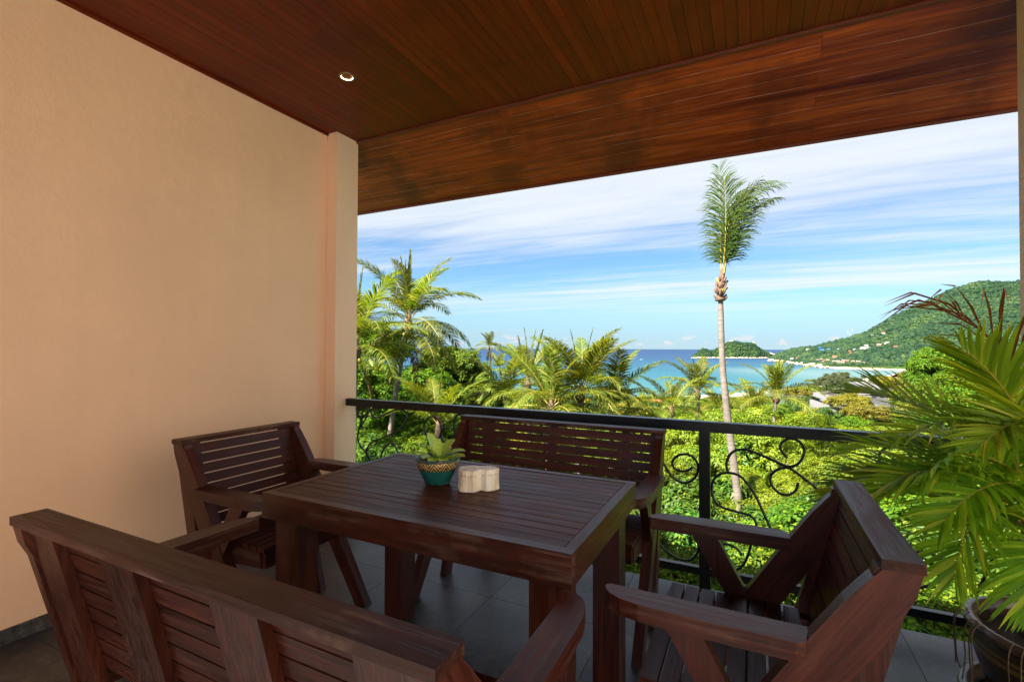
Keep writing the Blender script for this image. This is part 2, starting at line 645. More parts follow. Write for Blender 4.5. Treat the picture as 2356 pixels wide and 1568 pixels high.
# ceiling of planks running towards the sea
ce = setting(link('ceiling', box('ceiling', WX - 0.1, XR, YB, 2.853, CZ + 0.0145, CZ + 0.03), M_JOINT))
PW = 0.0572
pl_cache = {}
n = int((XR - WX) / PW)
for i in range(n):
    cuts = [YB, 2.85]
    if rnd.random() < 0.75:
        cuts.insert(1, rnd.choice([-0.3, 0.35, 0.9, 1.3, 1.75, 2.2]))
    for a, c in zip(cuts, cuts[1:]):
        key = (round(a, 2), round(c, 2))
        if key not in pl_cache:
            pl_cache[key] = box('ceiling_plank', 0.0009, PW - 0.0009, a + 0.0006, c - 0.0006, 0, 0.0145, 0.0016)
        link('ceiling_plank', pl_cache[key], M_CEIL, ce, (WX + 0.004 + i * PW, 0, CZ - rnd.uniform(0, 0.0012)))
tr = link('edge_trim', box('edge_trim', WX + 0.001, WX + 0.016, YB, 2.640, CZ - 0.016, CZ - 0.002, 0.004), M_CEIL, ce)

# sloping eaves lining beyond it
TH = R(27)
sof = tag(link('eaves_lining', box('eaves_lining', -3.4, 1.65, 0, 0.72, 0.016, 0.06), simple('pale_joint', (0.34, 0.24, 0.18), 0.8)),
          'sloping glossy timber eaves lining with blotchy stains above the opening', 'ceiling')
sof.location = (0, 2.862, CZ - 0.004)
sof.rotation_euler = (-TH, 0, 0)
SPW = 0.0775
for k in range(9):
    xs = [-3.4, 1.65]
    for _ in range(3):
        xs.append(round(rnd.choice([-2.42, -1.53, -0.6, 0.32]), 2))
    xs = sorted(set(xs))
    for a, c in zip(xs, xs[1:]):
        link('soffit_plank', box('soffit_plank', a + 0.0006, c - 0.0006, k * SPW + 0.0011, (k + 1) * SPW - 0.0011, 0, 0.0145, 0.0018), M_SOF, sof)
M_SEAM, t, bb = material('pale_seam')
f = t.noise(t.shifted(), 2.2, 5, 0.65)
t.put(bb.inputs['Base Color'], t.ramp(f, [(0.42, (0.05, 0.015, 0.006)), (0.56, (0.40, 0.27, 0.20)), (0.7, (0.62, 0.50, 0.42))]))
bb.inputs['Roughness'].default_value = 0.5
for k in range(1, 9):
    link('seam', box('seam', -3.3, 1.6, k * SPW - 0.00095, k * SPW + 0.00095, 0.0004, 0.012), M_SEAM, sof)
link('edge_board', box('edge_board', -3.4, 1.65, 0.6995, 0.722, -0.012, 0.09, 0.003), M_TRIM, sof)
bm = bmesh.new()
for i in range(560):                                    # ribbed moulding where ceiling and eaves meet
    x = PX + 0.001 + i * 0.0075
    bm_box(bm, x + 0.0006, x + 0.0069, 2.836, 2.857, CZ - 0.017, CZ - 0.0008)
tr2 = link('ribbed_moulding', bm_mesh('ribbed_moulding', bm), M_TRIM, ce)
stuff(tr2)
# the roof itself, seen only from outside
M_ROOF = simple('roof_sheet', (0.16, 0.11, 0.09), 0.8, var=0.3)
roof = bmesh.new()
bm_box(roof, -3.6, 1.7, YB - 0.1, 2.9, CZ + 0.032, CZ + 0.25)
tag(link('roof', bm_mesh('roof', roof), M_ROOF), 'flat roof slab lying above the timber balcony ceiling', 'roof')

# recessed lamp, lit
lamp = root('recessed_lamp', (-2.159, 2.128, CZ), 'small lit recessed downlight in the timber ceiling', 'lamp')
link('rim', lathe('rim', [(0.034, 0.004), (0.034, -0.004), (0.038, -0.0055), (0.049, -0.004), (0.05, 0.0)], 32), simple('lamp_rim', (0.20, 0.155, 0.07), 0.35, 0.6), lamp)
M_GLOW, t, b = material('lamp_glow')
b.inputs['Base Color'].default_value = (0.9, 0.8, 0.6, 1)
b.inputs['Emission Color'].default_value = (1, 0.72, 0.36, 1)
b.inputs['Emission Strength'].default_value = 4.0
link('reflector', lathe('reflector', [(0.034, -0.003), (0.028, 0.004), (0.020, 0.009)], 28), M_GLOW, lamp)
M_GLOW2, t, b = material('bulb_glow')
b.inputs['Emission Color'].default_value = (1, 0.88, 0.65, 1)
b.inputs['Emission Strength'].default_value = 12
link('bulb', lathe('bulb', [(0.0, 0.004), (0.014, 0.005), (0.020, 0.009), (0.0, 0.012)], 24), M_GLOW2, lamp)

# ------------------------------------------------------------------ railing
rail = root('iron_railing', (0, 2.775, 0), 'black wrought iron railing with scrollwork along the balcony edge', 'railing')
link('top_rail', box('top_rail', PX + 0.001, 1.033, -0.027, 0.027, 0.835, 0.888, 0.004), M_IRON, rail)
link('bottom_rail', box('bottom_rail', PX + 0.001, 1.033, -0.016, 0.016, 0.080, 0.118, 0.003), M_IRON, rail)
for x in (-1.547, -0.235):
    link('post', box('post', x - 0.027, x + 0.027, -0.0255, 0.0255, -0.02, 0.8345, 0.003), M_IRON, rail)
SC = [
    [(-2.647, .747), (-2.675, .779), (-2.689, .812), (-2.67, .828), (-2.631, .829), (-2.587, .818), (-2.576, .794), (-2.597, .742), (-2.652, .68), (-2.673, .612), (-2.661, .554), (-2.606, .501), (-2.562, .451), (-2.53, .40), (-2.53, .34), (-2.56, .30)],
    [(-2.464, .825), (-2.506, .829), (-2.544, .815), (-2.543, .787), (-2.511, .758), (-2.458, .766), (-2.385, .800), (-2.303, .828), (-2.242, .826), (-2.214, .795), (-2.222, .744), (-2.271, .692), (-2.383, .635), (-2.509, .584), (-2.573, .537), (-2.585, .487), (-2.556, .452), (-2.50, .36), (-2.47, .26)],
    [(-2.46, .30), (-2.455, .40), (-2.444, .484), (-2.414, .544), (-2.372, .576), (-2.331, .575), (-2.30, .538), (-2.28, .46), (-2.31, .39), (-2.36, .38)],
    [(-2.02, .60), (-2.031, .649), (-2.057, .693), (-2.058, .747), (-2.028, .784), (-1.985, .799), (-1.943, .779), (-1.92, .742), (-1.92, .689), (-1.952, .633), (-2.02, .55), (-2.10, .45), (-2.18, .36)],
    [(-1.861, .731), (-1.897, .721), (-1.917, .689), (-1.906, .644), (-1.869, .621), (-1.824, .644), (-1.807, .69), (-1.816, .757), (-1.807, .80), (-1.772, .829), (-1.728, .824), (-1.70, .78), (-1.72, .70), (-1.78, .60)],
    [(-.294, .640), (-.332, .613), (-.381, .616), (-.401, .653), (-.371, .693), (-.322, .703), (-.284, .682), (-.268, .633), (-.294, .573), (-.347, .549), (-.401, .576), (-.441, .633), (-.50, .73), (-.57, .80)],
    [(-.60, .36), (-.55, .29), (-.483, .215), (-.432, .167), (-.372, .137), (-.314, .141), (-.28, .176), (-.268, .219), (-.28, .29)],
    [(.147, .732), (.119, .77), (.119, .800), (.152, .828), (.193, .822), (.217, .789), (.212, .742), (.184, .702), (.143, .692), (.093, .711), (.017, .741), (-.044, .757), (-.098, .74), (-.125, .697), (-.13, .657), (-.116, .624)],
    [(.16, .15), (.115, .27), (.075, .366), (.037, .456), (-.001, .537), (-.045, .599), (-.08, .624), (-.134, .627), (-.18, .602), (-.201, .55), (-.19, .481), (-.153, .447), (-.081, .433), (-.028, .426), (.002, .402), (.007, .355), (-.015, .284), (-.033, .213), (-.064, .153), (-.11, .125)],
    [(.192, .618), (.183, .58), (.151, .552), (.109, .556), (.076, .595), (.076, .642), (.11, .674), (.151, .684), (.192, .66), (.248, .616), (.295, .576), (.36, .52)],
    [(-.06, .22), (-.086, .247), (-.126, .259), (-.165, .245), (-.20, .20)],
    [(.505, .72), (.519, .756), (.519, .791), (.548, .822), (.59, .826), (.625, .81), (.631, .776), (.60, .73), (.53, .66)],
    [(.40, .52), (.42, .59), (.439, .649), (.446, .695), (.476, .729), (.519, .729), (.554, .707), (.57, .66), (.55, .61)],
    [(.60, .345), (.655, .366), (.707, .364), (.75, .337), (.748, .277), (.706, .234), (.644, .204), (.57, .21)],
    [(.92, .60), (.912, .5), (.909, .443), (.903, .38), (.874, .286), (.854, .225), (.85, .16)],
    [(-.62, .72), (-.60, .78), (-.64, .825), (-.70, .815), (-.73, .76), (-.69, .69), (-.58, .60), (-.5, .5), (-.46, .4)],
    [(-1.16, .72), (-1.18, .78), (-1.14, .825), (-1.08, .815), (-1.05, .76), (-1.09, .69), (-1.2, .60), (-1.28, .5), (-1.32, .4)],
    [(-1.45, .60), (-1.41, .64), (-1.44, .70), (-1.50, .69), (-1.51, .62), (-1.46, .55), (-1.38, .58), (-1.31, .68)],
]
for s in SC:
    link('scroll', tube('scroll', spline([(x, 0.0, z) for x, z in s], 6), 0.0066, 8), M_IRON, rail)

# ------------------------------------------------------------------ seats
def seat(name, Wd, label, cat, group, loc, rotz, mids=0, mw=0.13, pitch=0.37, ew=0.05):
    """slatted armchair or bench: local x is forwards, origin on the floor under the front edge of the top rail"""
    o = root(name, loc, label, cat, group, rotz)
    h = Wd / 2
    key = lambda k: '%s_%d' % (k, round(Wd * 100))

    def part(nm, me, mat):
        return link(nm, me, mat, o)

    def shared(nm, mk):
        k = key(nm)
        if k not in bpy.data.meshes:
            me = mk()
            me.name = k
        return bpy.data.meshes[k]
    th = 0.042
    part('top_rail', shared('top_rail', lambda: box('x', -0.066, 0.004, -h, h, 0.844, 0.864, 0.004)), M_FCAP)
    st = [(-0.062, 0.843), (-0.052, 0.80), (-0.004, 0.70), (0.46, 0.0), (0.532, 0.0), (0.245, 0.490), (0.131, 0.668), (0.065, 0.765), (0.025, 0.815), (0.0, 0.843)]
    rl = [(-0.055, 0.843), (0.156, 0.0), (0.224, 0.0), (0.012, 0.843)]
    sp = [(0.336, 0.634), (0.418, 0.634), (0.29, 0.418), (0.22, 0.418)]
    for s in (-1, 1):
        a, c = s * (h - 0.004), s * (h - 0.004 - th)
        part('side_post', shared('side_post%d' % s, lambda: prism('x', st, 'y', a, c, 0.004)), M_FS)
        a2, c2 = s * (h - 0.009), s * (h - th)
        part('rear_leg', shared('rear_leg%d' % s, lambda: prism('x', rl, 'y', a2, c2, 0.003)), M_FZ)
        a3, c3 = s * (h - 0.007), s * (h - th)
        part('arm_support', shared('arm_support%d' % s, lambda: prism('x', sp, 'y', a3, c3, 0.003)), M_FZ)
        yi, yo = s * (h - 0.052), s * (h + 0.024)
        ym = (yi + yo) / 2
        arm = [(0.122, yi), (0.132, yo - s * 0.012), (0.15, yo), (0.40, yo), (0.47, yo - s * 0.003), (0.515, yo - s * 0.013), (0.545, yo - s * 0.030),
               (0.560, yo - s * 0.052), (0.562, yi + s * 0.010), (0.553, yi)]
        part('arm', shared('arm%d' % s, lambda: prism('x', arm, 'z', 0.636, 0.676, 0.005)), M_FX)
        part('seat_rail', shared('seat_rail%d' % s, lambda: prism('x', [(0.06, 0.39), (0.06, 0.445), (0.462, 0.445), (0.470, 0.385), (0.30, 0.375)], 'y', s * (h - th - 0.006), s * (h - th - 0.036), 0.003)), M_FX)
    w = h - th - 0.009
    for k in range(8):
        u = 0.104 + 0.0480 * k
        part('seat_slat', shared('seat_slat%d' % k, lambda: box('x', u, u + 0.0415, -w + 0.001, w - 0.001, 0.446, 0.464, 0.003)), M_FY)
    part('apron', shared('apron', lambda: box('x', 0.4705, 0.490, -w + 0.002, w - 0.002, 0.385, 0.4445, 0.003)), M_FY)
    part('cross_bar', shared('cross_bar', lambda: box('x', 0.215, 0.262, -w + 0.04, w - 0.04, 0.345, 0.385, 0.003)), M_FY)
    # back slats follow the slope of the rear legs
    sl = math.atan2(1.0, -0.25)
    ux, uz = math.cos(sl), math.sin(sl)                    # up along the back
    nx, nz = uz, -ux                                       # out of the back, forwards
    bx, bz = 0.0775, 0.482
    for k in range(8):
        q0, q1 = 0.0463 * k, 0.0463 * k + 0.0413
        P = []
        for q, nn in ((q0, -0.014), (q1, -0.014), (q1, 0.0), (q0, 0.0)):
            P.append((bx + ux * q + nx * nn, bz + uz * q + nz * nn))
        part('back_slat', shared('back_slat%d' % k, lambda: prism('x', P, 'y', -w, w, 0.0025)), M_FY)
    P = []
    for q, nn in ((-0.06, -0.0145), (0.388, -0.0145), (0.388, -0.036), (-0.06, -0.036)):
        P.append((bx + ux * q + nx * nn, bz + uz * q + nz * nn))
    ys = [(-w, -w + ew), (w - ew, w)]
    for k in range(mids):
        yc = (k - (mids - 1) / 2) * pitch
        ys.append((yc - mw / 2, yc + mw / 2))
    for y0, y1 in ys:
        part('back_support', shared('back_support%d' % round(y0 * 1000), lambda: prism('x', P, 'y', y0, y1, 0.003)), M_FZ)
    return o


seat('slatted_armchair', 0.62, 'dark slatted armchair with its back to the tan wall', 'armchair', 'dark timber seats round the table', (-2.243, 1.575, 0), 0)
seat('slatted_armchair', 0.645, 'dark slatted armchair beside the potted palm seen from its side', 'armchair', 'dark timber seats round the table', (0.225, 1.497, 0), math.pi)
seat('slatted_bench', 1.19, 'dark slatted bench on the far side of the table against the railing', 'bench', 'dark timber seats round the table', (-0.995, 2.508, 0), -math.pi / 2, 3, 0.045, 0.40, 0.02)
seat('slatted_bench', 1.235, 'dark slatted bench nearest the viewer with its back turned', 'bench', 'dark timber seats round the table', (-0.980, 0.580, 0), math.pi / 2, 2, 0.13, 0.37, 0.11)

# ------------------------------------------------------------------ table
X0, X1, Y0, Y1, TZ = -1.590, -0.415, 1.178, 1.930, 0.750
tb = root('slatted_table', ((X0 + X1) / 2, (Y0 + Y1) / 2, 0), 'dark slatted timber table in the middle of the four seats', 'table')
hx, hy = (X1 - X0) / 2, (Y1 - Y0) / 2
link('apron', box('apron', -hx, hx, -hy, -hy + 0.032, 0.660, TZ, 0.004), M_FX, tb)
link('apron', box('apron', -hx, hx, hy - 0.032, hy, 0.660, TZ, 0.004), M_FX, tb)
link('apron', box('apron', -hx, -hx + 0.032, -hy + 0.0325, hy - 0.0325, 0.660, TZ - 0.0006, 0.004), M_FY, tb)
link('apron', box('apron', hx - 0.032, hx, -hy + 0.0325, hy - 0.0325, 0.660, TZ - 0.0006, 0.004), M_FY, tb)
ns = 14
pw = (2 * hy - 0.066) / ns
for k in range(ns):
    y = -hy + 0.033 + k * pw
    link('top_slat', box('top_slat', -hx + 0.0345, hx - 0.0345, y + 0.0019, y + pw - 0.0019, 0.728, TZ - 0.001 - rnd.uniform(0, 0.001), 0.0022), M_FT, tb)
link('under_panel', box('under_panel', -hx + 0.034, hx - 0.034, -hy + 0.034, hy - 0.034, 0.715, 0.7265), M_JOINT, tb)
for sx in (-1, 1):
    for sy in (-1, 1):
        xa, xb = sx * (hx - 0.0335), sx * (hx - 0.1335)
        ya, yb = sy * (hy - 0.0335), sy * (hy - 0.1335)
        link('leg', box('leg', min(xa, xb), max(xa, xb), min(ya, yb), max(ya, yb), 0.0, 0.7145, 0.004), M_FZ, tb)

# ------------------------------------------------------------------ little potted plant
pp = root('potted_plant', (-1.098, 1.567, TZ), 'small teal glazed pot with gold band holding a spotted green rosette plant', 'potted plant')
pp.scale = (1.15, 1.15, 1.03)
m, t, b = material('teal_glaze')
f = t.noise(t.coords(), 34, 6, 0.65)
c = t.ramp(f, [(0.3, (0.006, 0.05, 0.055)), (0.55, (0.010, 0.105, 0.10)), (0.72, (0.03, 0.16, 0.14)), (0.8, (0.16, 0.12, 0.06))])
t.put(b.inputs['Base Color'], c)
b.inputs['Roughness'].default_value = 0.35
M_TEAL = m
m, t, b = material('gold_band')
co = t.coords()
sx = t.add('ShaderNodeSeparateXYZ')
t.l.new(co, sx.inputs[0])
ang = t.math('ARCTAN2', sx.outputs[1], sx.outputs[0])
tri = t.math('PINGPONG', t.math('MULTIPLY', ang, 1.75), 0.5)
zz = t.math('MULTIPLY', t.math('SUBTRACT', sx.outputs[2], 0.062), 18.0)
d1 = t.math('FRACT', t.math('MULTIPLY', t.math('ADD', tri, zz), 4.0))
line = t.step(t.math('ABSOLUTE', t.math('SUBTRACT', d1, 0.5)), 0.18, 0.30)
c = t.mix(line, (0.07, 0.042, 0.016), (0.58, 0.39, 0.14))
c = t.mix(t.step(t.noise(co, 60, 5, 0.7), 0.5, 0.7), c, (0.10, 0.06, 0.03))
t.put(b.inputs['Base Color'], c)
b.inputs['Roughness'].default_value = 0.4
b.inputs['Metallic'].default_value = 0.45
t.put(b.inputs['Normal'], t.bump(line, 0.6, 0.004))
M_GOLD = m
m, t, b = material('worn_rim')
c = t.ramp(t.noise(t.coords(), 22, 5, 0.6), [(0.44, (0.010, 0.07, 0.07)), (0.54, (0.05, 0.07, 0.055)), (0.62, (0.36, 0.14, 0.065))])
t.put(b.inputs['Base Color'], c)
b.inputs['Roughness'].default_value = 0.5
M_RIM = m
link('pot_body', lathe('pot_body', [(0.0, 0.001), (0.039, 0.001), (0.042, 0.004), (0.050, 0.022), (0.058, 0.042), (0.064, 0.058)], 40), M_TEAL, pp)
link('band', lathe('band', [(0.0645, 0.0575), (0.0662, 0.0585), (0.0682, 0.072), (0.0688, 0.086), (0.0675, 0.0885)], 44), M_GOLD, pp)
link('rim', lathe('rim', [(0.0672, 0.087), (0.0735, 0.0885), (0.0765, 0.093), (0.0745, 0.0975), (0.068, 0.098), (0.064, 0.094), (0.063, 0.076)], 44, 0.004, 3), M_RIM, pp)
link('soil', lathe('soil', [(0.063, 0.082), (0.04, 0.086), (0.0, 0.088)], 24), simple('soil', (0.06, 0.035, 0.02), 0.95, var=0.6, scale=60, bump=1.0), pp)


def broad_leaf(name, L, w, a0, bend, cup=0.25, n=9):
    V, F = [], []
    x = z = 0.0
    a = a0
    for i in range(n + 1):
        s = i / n
        hw = w * (0.26 + 0.74 * math.sin(math.pi * min(1, 0.04 + 0.86 * s ** 1.3))) * (1 if s < 0.86 else math.sqrt(max(0, 1 - ((s - 0.86) / 0.14) ** 2)) * 0.98 + 0.02)
        for j in range(5):
            q = (j - 2) / 2
            V.append((x - math.sin(a) * cup * hw * q * q, hw * q, z + math.cos(a) * cup * hw * q * q))
        x += math.cos(a) * L / n
        z += math.sin(a) * L / n
        a -= bend / n
    for i in range(n):
        for j in range(4):
            F.append((i * 5 + j, i * 5 + j + 1, i * 5 + 6 + j, i * 5 + 5 + j))
    return mesh_py(name, V, F, sm=True)


m, t, b = material('spotted_leaf')
co = t.coords()
sp = t.noise(co, 95, 3, 0.6)
c = t.mix(t.step(sp, 0.53, 0.62, 0, 0.8), (0.33, 0.48, 0.06), (0.10, 0.24, 0.03))
c = t.mix(t.step(t.noise(t.shifted(), 12, 2, 0.5), 0.5, 0.7, 0, 0.5), c, (0.32, 0.40, 0.05))
t.put(b.inputs['Base Color'], c)
b.inputs['Roughness'].default_value = 0.45
b.inputs['Subsurface Weight'].default_value = 0.0
M_SPOT = m
CAMAZ = 26.42
for az, L, w, a0, bd in ((150, 0.104, 0.023, 80, 26), (35, 0.092, 0.025, 62, 28), (205, 0.080, 0.025, 66, 40), (8, 0.095, 0.026, 40, 48), (115, 0.085, 0.022, 74, 30),
                         (-18, 0.096, 0.024, 26, 34), (185, 0.088, 0.016, 32, 26), (262, 0.066, 0.020, 44, 92), (300, 0.064, 0.019, 38, 92), (60, 0.070, 0.022, 50, 40),
                         (335, 0.078, 0.022, 32, 70), (95, 0.070, 0.022, 66, 50), (235, 0.070, 0.021, 44, 66), (280, 0.050, 0.017, 62, 70), (215, 0.056, 0.018, 74, 60)):
    lf = link('leaf', broad_leaf('leaf', L, w, R(a0), R(bd)), M_SPOT, pp, (math.cos(R(az + CAMAZ)) * 0.007, math.sin(R(az + CAMAZ)) * 0.007, 0.087))
    lf.rotation_euler = (0, 0, R(az + CAMAZ))

# ------------------------------------------------------------------ petrified wood box
wb = root('wood_box', (-0.921, 1.564, TZ), 'pale petrified wood box with fitted lid standing on the table', 'box', rotz=R(CAMAZ - 4))
out = []
for k in range(72):
    a = 2 * math.pi * k / 72
    x, y = math.cos(a), math.sin(a)
    r1 = 0.050 * (1 + 0.07 * math.sin(3 * a + 1) + 0.045 * math.sin(7 * a + 0.5) + 0.022 * math.sin(17 * a) + 0.018 * math.sin(29 * a + 2))
    out.append((a, r1))
bmx = []
for a, r1 in out:                       # union of a large and a small lobe
    best = 0
    for (cx_, cy_, rx, ry) in ((-0.026, -0.002, 0.045, 0.044), (0.042, 0.008, 0.030, 0.035), (0.004, 0.020, 0.042, 0.024)):
        dx, dy = math.cos(a), math.sin(a)
        A = (dx / rx) ** 2 + (dy / ry) ** 2
        B = -2 * (dx * cx_ / rx ** 2 + dy * cy_ / ry ** 2)
        C = (cx_ / rx) ** 2 + (cy_ / ry) ** 2 - 1
        D = B * B - 4 * A * C
        if D > 0:
            best = max(best, (-B + math.sqrt(D)) / (2 * A))
    best *= r1 / 0.050 * 1.0
    bmx.append((best * math.cos(a), best * math.sin(a)))


def slabmesh(name, z0, z1, dish=0.0):
    n = len(bmx)
    V, F = [], []
    for i, z in enumerate((z0, z0 + 0.0012, (z0 + z1) / 2, z1 - 0.0012, z1)):
        s = 0.985 if i in (0, 4) else 1.0
        s *= 1 + (0.035 if z < 0.02 else 0.0)
        V += [(x * s, y * s, z) for x, y in bmx]
    for i in range(4):
        for k in range(n):
            F.append((i * n + k, i * n + (k + 1) % n, (i + 1) * n + (k + 1) % n, (i + 1) * n + k))
    F.append(tuple(range(n))[::-1])
    F.append(tuple(4 * n + k for k in range(n)))
    return mesh_py(name, V, F)


m, t, b = material('petrified_wood')
co = t.shifted()
f = t.noise(t.map(t.coords(), (70, 70, 7)), 1.0, 6, 0.65)
g = t.noise(t.map(t.coords(), (26, 26, 5)), 1.0, 3, 0.6)
c = t.ramp(t.math('ADD', t.math('MULTIPLY', f, 0.6), t.math('MULTIPLY', g, 0.4)),
           [(0.3, (0.26, 0.15, 0.085)), (0.42, (0.58, 0.44, 0.30)), (0.52, (0.78, 0.69, 0.58)), (0.7, (0.84, 0.80, 0.73))])
t.put(b.inputs['Base Color'], c)
b.inputs['Roughness'].default_value = 0.6
t.put(b.inputs['Normal'], t.bump(f, 0.5, 0.004))
link('box_body', slabmesh('box_body', 0.0, 0.056), m, wb)
lid = link('lid', slabmesh('lid', 0.0575, 0.0765), m, wb)
lid.location = (0.0006, -0.0008, 0)
lid.rotation_euler = (0, 0, R(1.2))

# ================================================================== PALM FRONDS
def frond(name, L, a0, bend, nl, ll, lw, droop, bare=0.16, seed=0, phi=(62, 30), lift=0.15, ribw=0.03, mats=None, ragged=0.0, power=1.3, up=0.0):
    q = random.Random(seed)
    n = 22
    pts, tan = [], []
    x = z = 0.0
    for i in range(n + 1):
        s = i / n
        a = a0 - bend * s ** power
        pts.append(Vector((x, 0.02 * L * math.sin(2.2 * s + seed), z)))
        tan.append(Vector((math.cos(a), 0, math.sin(a))))
        x += math.cos(a) * L / n
        z += math.sin(a) * L / n
    V, F, MI = [], [], []
    # rib
    for i, p in enumerate(pts):
        r = ribw * (1 - 0.85 * i / n)
        t = tan[i]
        nn = Vector((-t.z, 0, t.x))
        V += [p + Vector((0, r, 0)), p + nn * r * 0.7, p + Vector((0, -r, 0)), p - nn * r * 0.7]
    for i in range(n):
        for k in range(4):
            F.append((i * 4 + k, i * 4 + (k + 1) % 4, i * 4 + 4 + (k + 1) % 4, i * 4 + 4 + k))
            MI.append(1)
    down = Vector((0, 0, -1))
    for j in range(nl):
        s0 = bare + (1 - bare) * (j + 0.5) / nl
        for side in (-1, 1):
            if q.random() < ragged * 0.5:
                continue
            s = min(0.999, s0 + q.uniform(-0.3, 0.3) / nl)
            fi = s * n
            i = int(fi)
            p = pts[i].lerp(pts[min(i + 1, n)], fi - i)
            t = tan[i].lerp(tan[min(i + 1, n)], fi - i).normalized()
            nn = Vector((-t.z, 0, t.x))
            u = (s - bare) / (1 - bare)
            le = ll * max(0.18, math.sin(math.pi * (0.20 + 0.72 * u)) ** 0.8) * q.uniform(0.85, 1.12)
            ph = R(phi[0] + (phi[1] - phi[0]) * u + q.uniform(-6, 6))
            d = t * math.cos(ph) + Vector((0, side, 0)) * math.sin(ph) + nn * (lift + q.uniform(-0.1, 0.1)) + Vector((0, 0, up))
            d.normalize()
            base = len(V)
            ww = lw * q.uniform(0.8, 1.15) * (0.6 + 0.4 * math.sin(math.pi * min(1, 0.25 + u * 0.7)))
            dr = droop * q.uniform(0.6, 1.4)
            for k, wk in enumerate((0.45, 1.0, 0.75, 0.0)):
                w = (t - d * t.dot(d))
                if w.length < 1e-4:
                    w = Vector((0, 1, 0))
                w.normalize()
                # leaflets fold a little along their length
                if k < 3:
                    V.append(p + w * ww * wk * 0.5)
                    V.append(p - w * ww * wk * 0.5)
                else:
                    V.append(p)
                p = p + d * le / 3
                d = (d + down * dr * (0.6 + 0.5 * k)).normalized()
            F += [(base, base + 1, base + 3, base + 2), (base + 2, base + 3, base + 5, base + 4), (base + 4, base + 5, base + 6)]
            MI += [0, 0, 0]
    me = mesh_py(name, V, F, MI)
    for mm in mats:
        me.materials.append(mm)
    return me


CO = [M_COCO, M_RACH]
DE = [M_DEADF, M_DEADF]
FR = {
    'spear': [frond('frond_spear', 3.9, R(87), R(6), 46, 0.55, 0.05, 0.02, seed=i, phi=(16, 10), lift=0.05, mats=CO) for i in range(2)],
    'up': [frond('frond_up', 4.3, R(70), R(50), 66, 1.0, 0.062, 0.26, seed=i, mats=CO, phi=(64, 30)) for i in range(3)],
    'mid': [frond('frond_mid', 4.4, R(46), R(82), 66, 1.05, 0.062, 0.40, seed=i + 5, mats=CO, ragged=0.08, phi=(66, 34)) for i in range(3)],
    'low': [frond('frond_low', 4.5, R(16), R(78), 66, 1.1, 0.062, 0.52, seed=i + 9, mats=CO, ragged=0.12, phi=(68, 38)) for i in range(3)],
    'hang': [frond('frond_hang', 4.6, R(-12), R(62), 66, 1.0, 0.070, 0.34, seed=i + 13, mats=CO, ragged=0.15, phi=(70, 48), lift=0.0) for i in range(3)],
    'dead': [frond('frond_dead', 3.8, R(-50), R(36), 46, 0.7, 0.07, 0.6, seed=i + 17, mats=DE, ragged=0.4) for i in range(2)],
}
trunk_cache = {}


def palm_trunk(o, pts, r0, r1, ring=0.13):
    P = spline(pts, 8)
    L = sum((a - b).length for a, b in zip(P, P[1:]))
    n = max(12, int(L / (ring * 0.5)))
    Q, Rr = [], []
    acc = [0.0]
    for a, b in zip(P, P[1:]):
        acc.append(acc[-1] + (a - b).length)
    for i in range(n + 1):
        s = L * i / n
        k = max(0, min(len(P) - 2, next((j for j in range(len(acc) - 1) if acc[j + 1] >= s), len(P) - 2)))
        f = (s - acc[k]) / max(1e-6, acc[k + 1] - acc[k])
        Q.append(P[k].lerp(P[k + 1], f))
        flare = 0.5 * math.exp(-s / 0.5) if r0 > 0.1 else 0
        Rr.append((r0 + (r1 - r0) * i / n) * (1 + flare + (0.035 if i % 2 else -0.02) + 0.03 * math.sin(s * 3.1) + 0.02 * math.sin(s * 7.7)))
    return link('trunk', tube('trunk', Q, Rr, 12), M_PBARK, o)


def palm(crown, foot, plan, label, group=None, scale=1.0, r=0.15, spin=0.0, nuts=0, lean=0.3, seed=0, name='coconut_palm', extra=None, upper=None):
    """plan: list of (kind, how many); crown and foot are points"""
    q = random.Random(seed)
    crown, foot = Vector(crown), Vector(foot)
    o = root(name, foot, label, 'palm tree', group)
    c = crown - foot
    mid = c * 0.5 + Vector((lean * q.uniform(-1, 1), lean * q.uniform(-1, 1), 0))
    palm_trunk(o, [(0, 0, -0.6), mid, c], r, r * 0.72)
    az = spin
    for kind, cnt in plan:
        for k in range(cnt):
            a = az + 360 * k / cnt + q.uniform(-14, 14)
            f = link('frond', q.choice(FR[kind]), None, o, c + Vector((0, 0, {'spear': 0.15, 'up': 0.1, 'mid': 0.05, 'low': -0.1, 'hang': -0.25, 'dead': -0.35}[kind])))
            f.rotation_euler = (R(q.uniform(-14, 14)), R(q.uniform(-8, 8)), R(a))
            s = scale * q.uniform(0.88, 1.1)
            f.scale = (s, s, s)
        az += 33
    me = lathe('crown_heart', [(r * 0.9, -0.5), (r * 1.5, -0.25), (r * 1.3, 0.0), (r * 0.8, 0.3), (0.02, 0.6)], 12, 0.1, seed)
    link('crown_heart', me, M_HUSK, o, c)
    for k in range(nuts):
        a = q.uniform(0, 6.28)
        nt = link('coconut', NUT, M_NUT, o, c + Vector((math.cos(a) * q.uniform(0.2, 0.5), math.sin(a) * q.uniform(0.2, 0.5), -0.35 - q.uniform(0, 0.5))))
        s = q.uniform(0.85, 1.15)
        nt.scale = (s, s, s * 1.2)
    return o


NUT = lathe('coconut', [(0.0, -0.13), (0.06, -0.11), (0.105, -0.03), (0.10, 0.05), (0.05, 0.12), (0.0, 0.135)], 10)


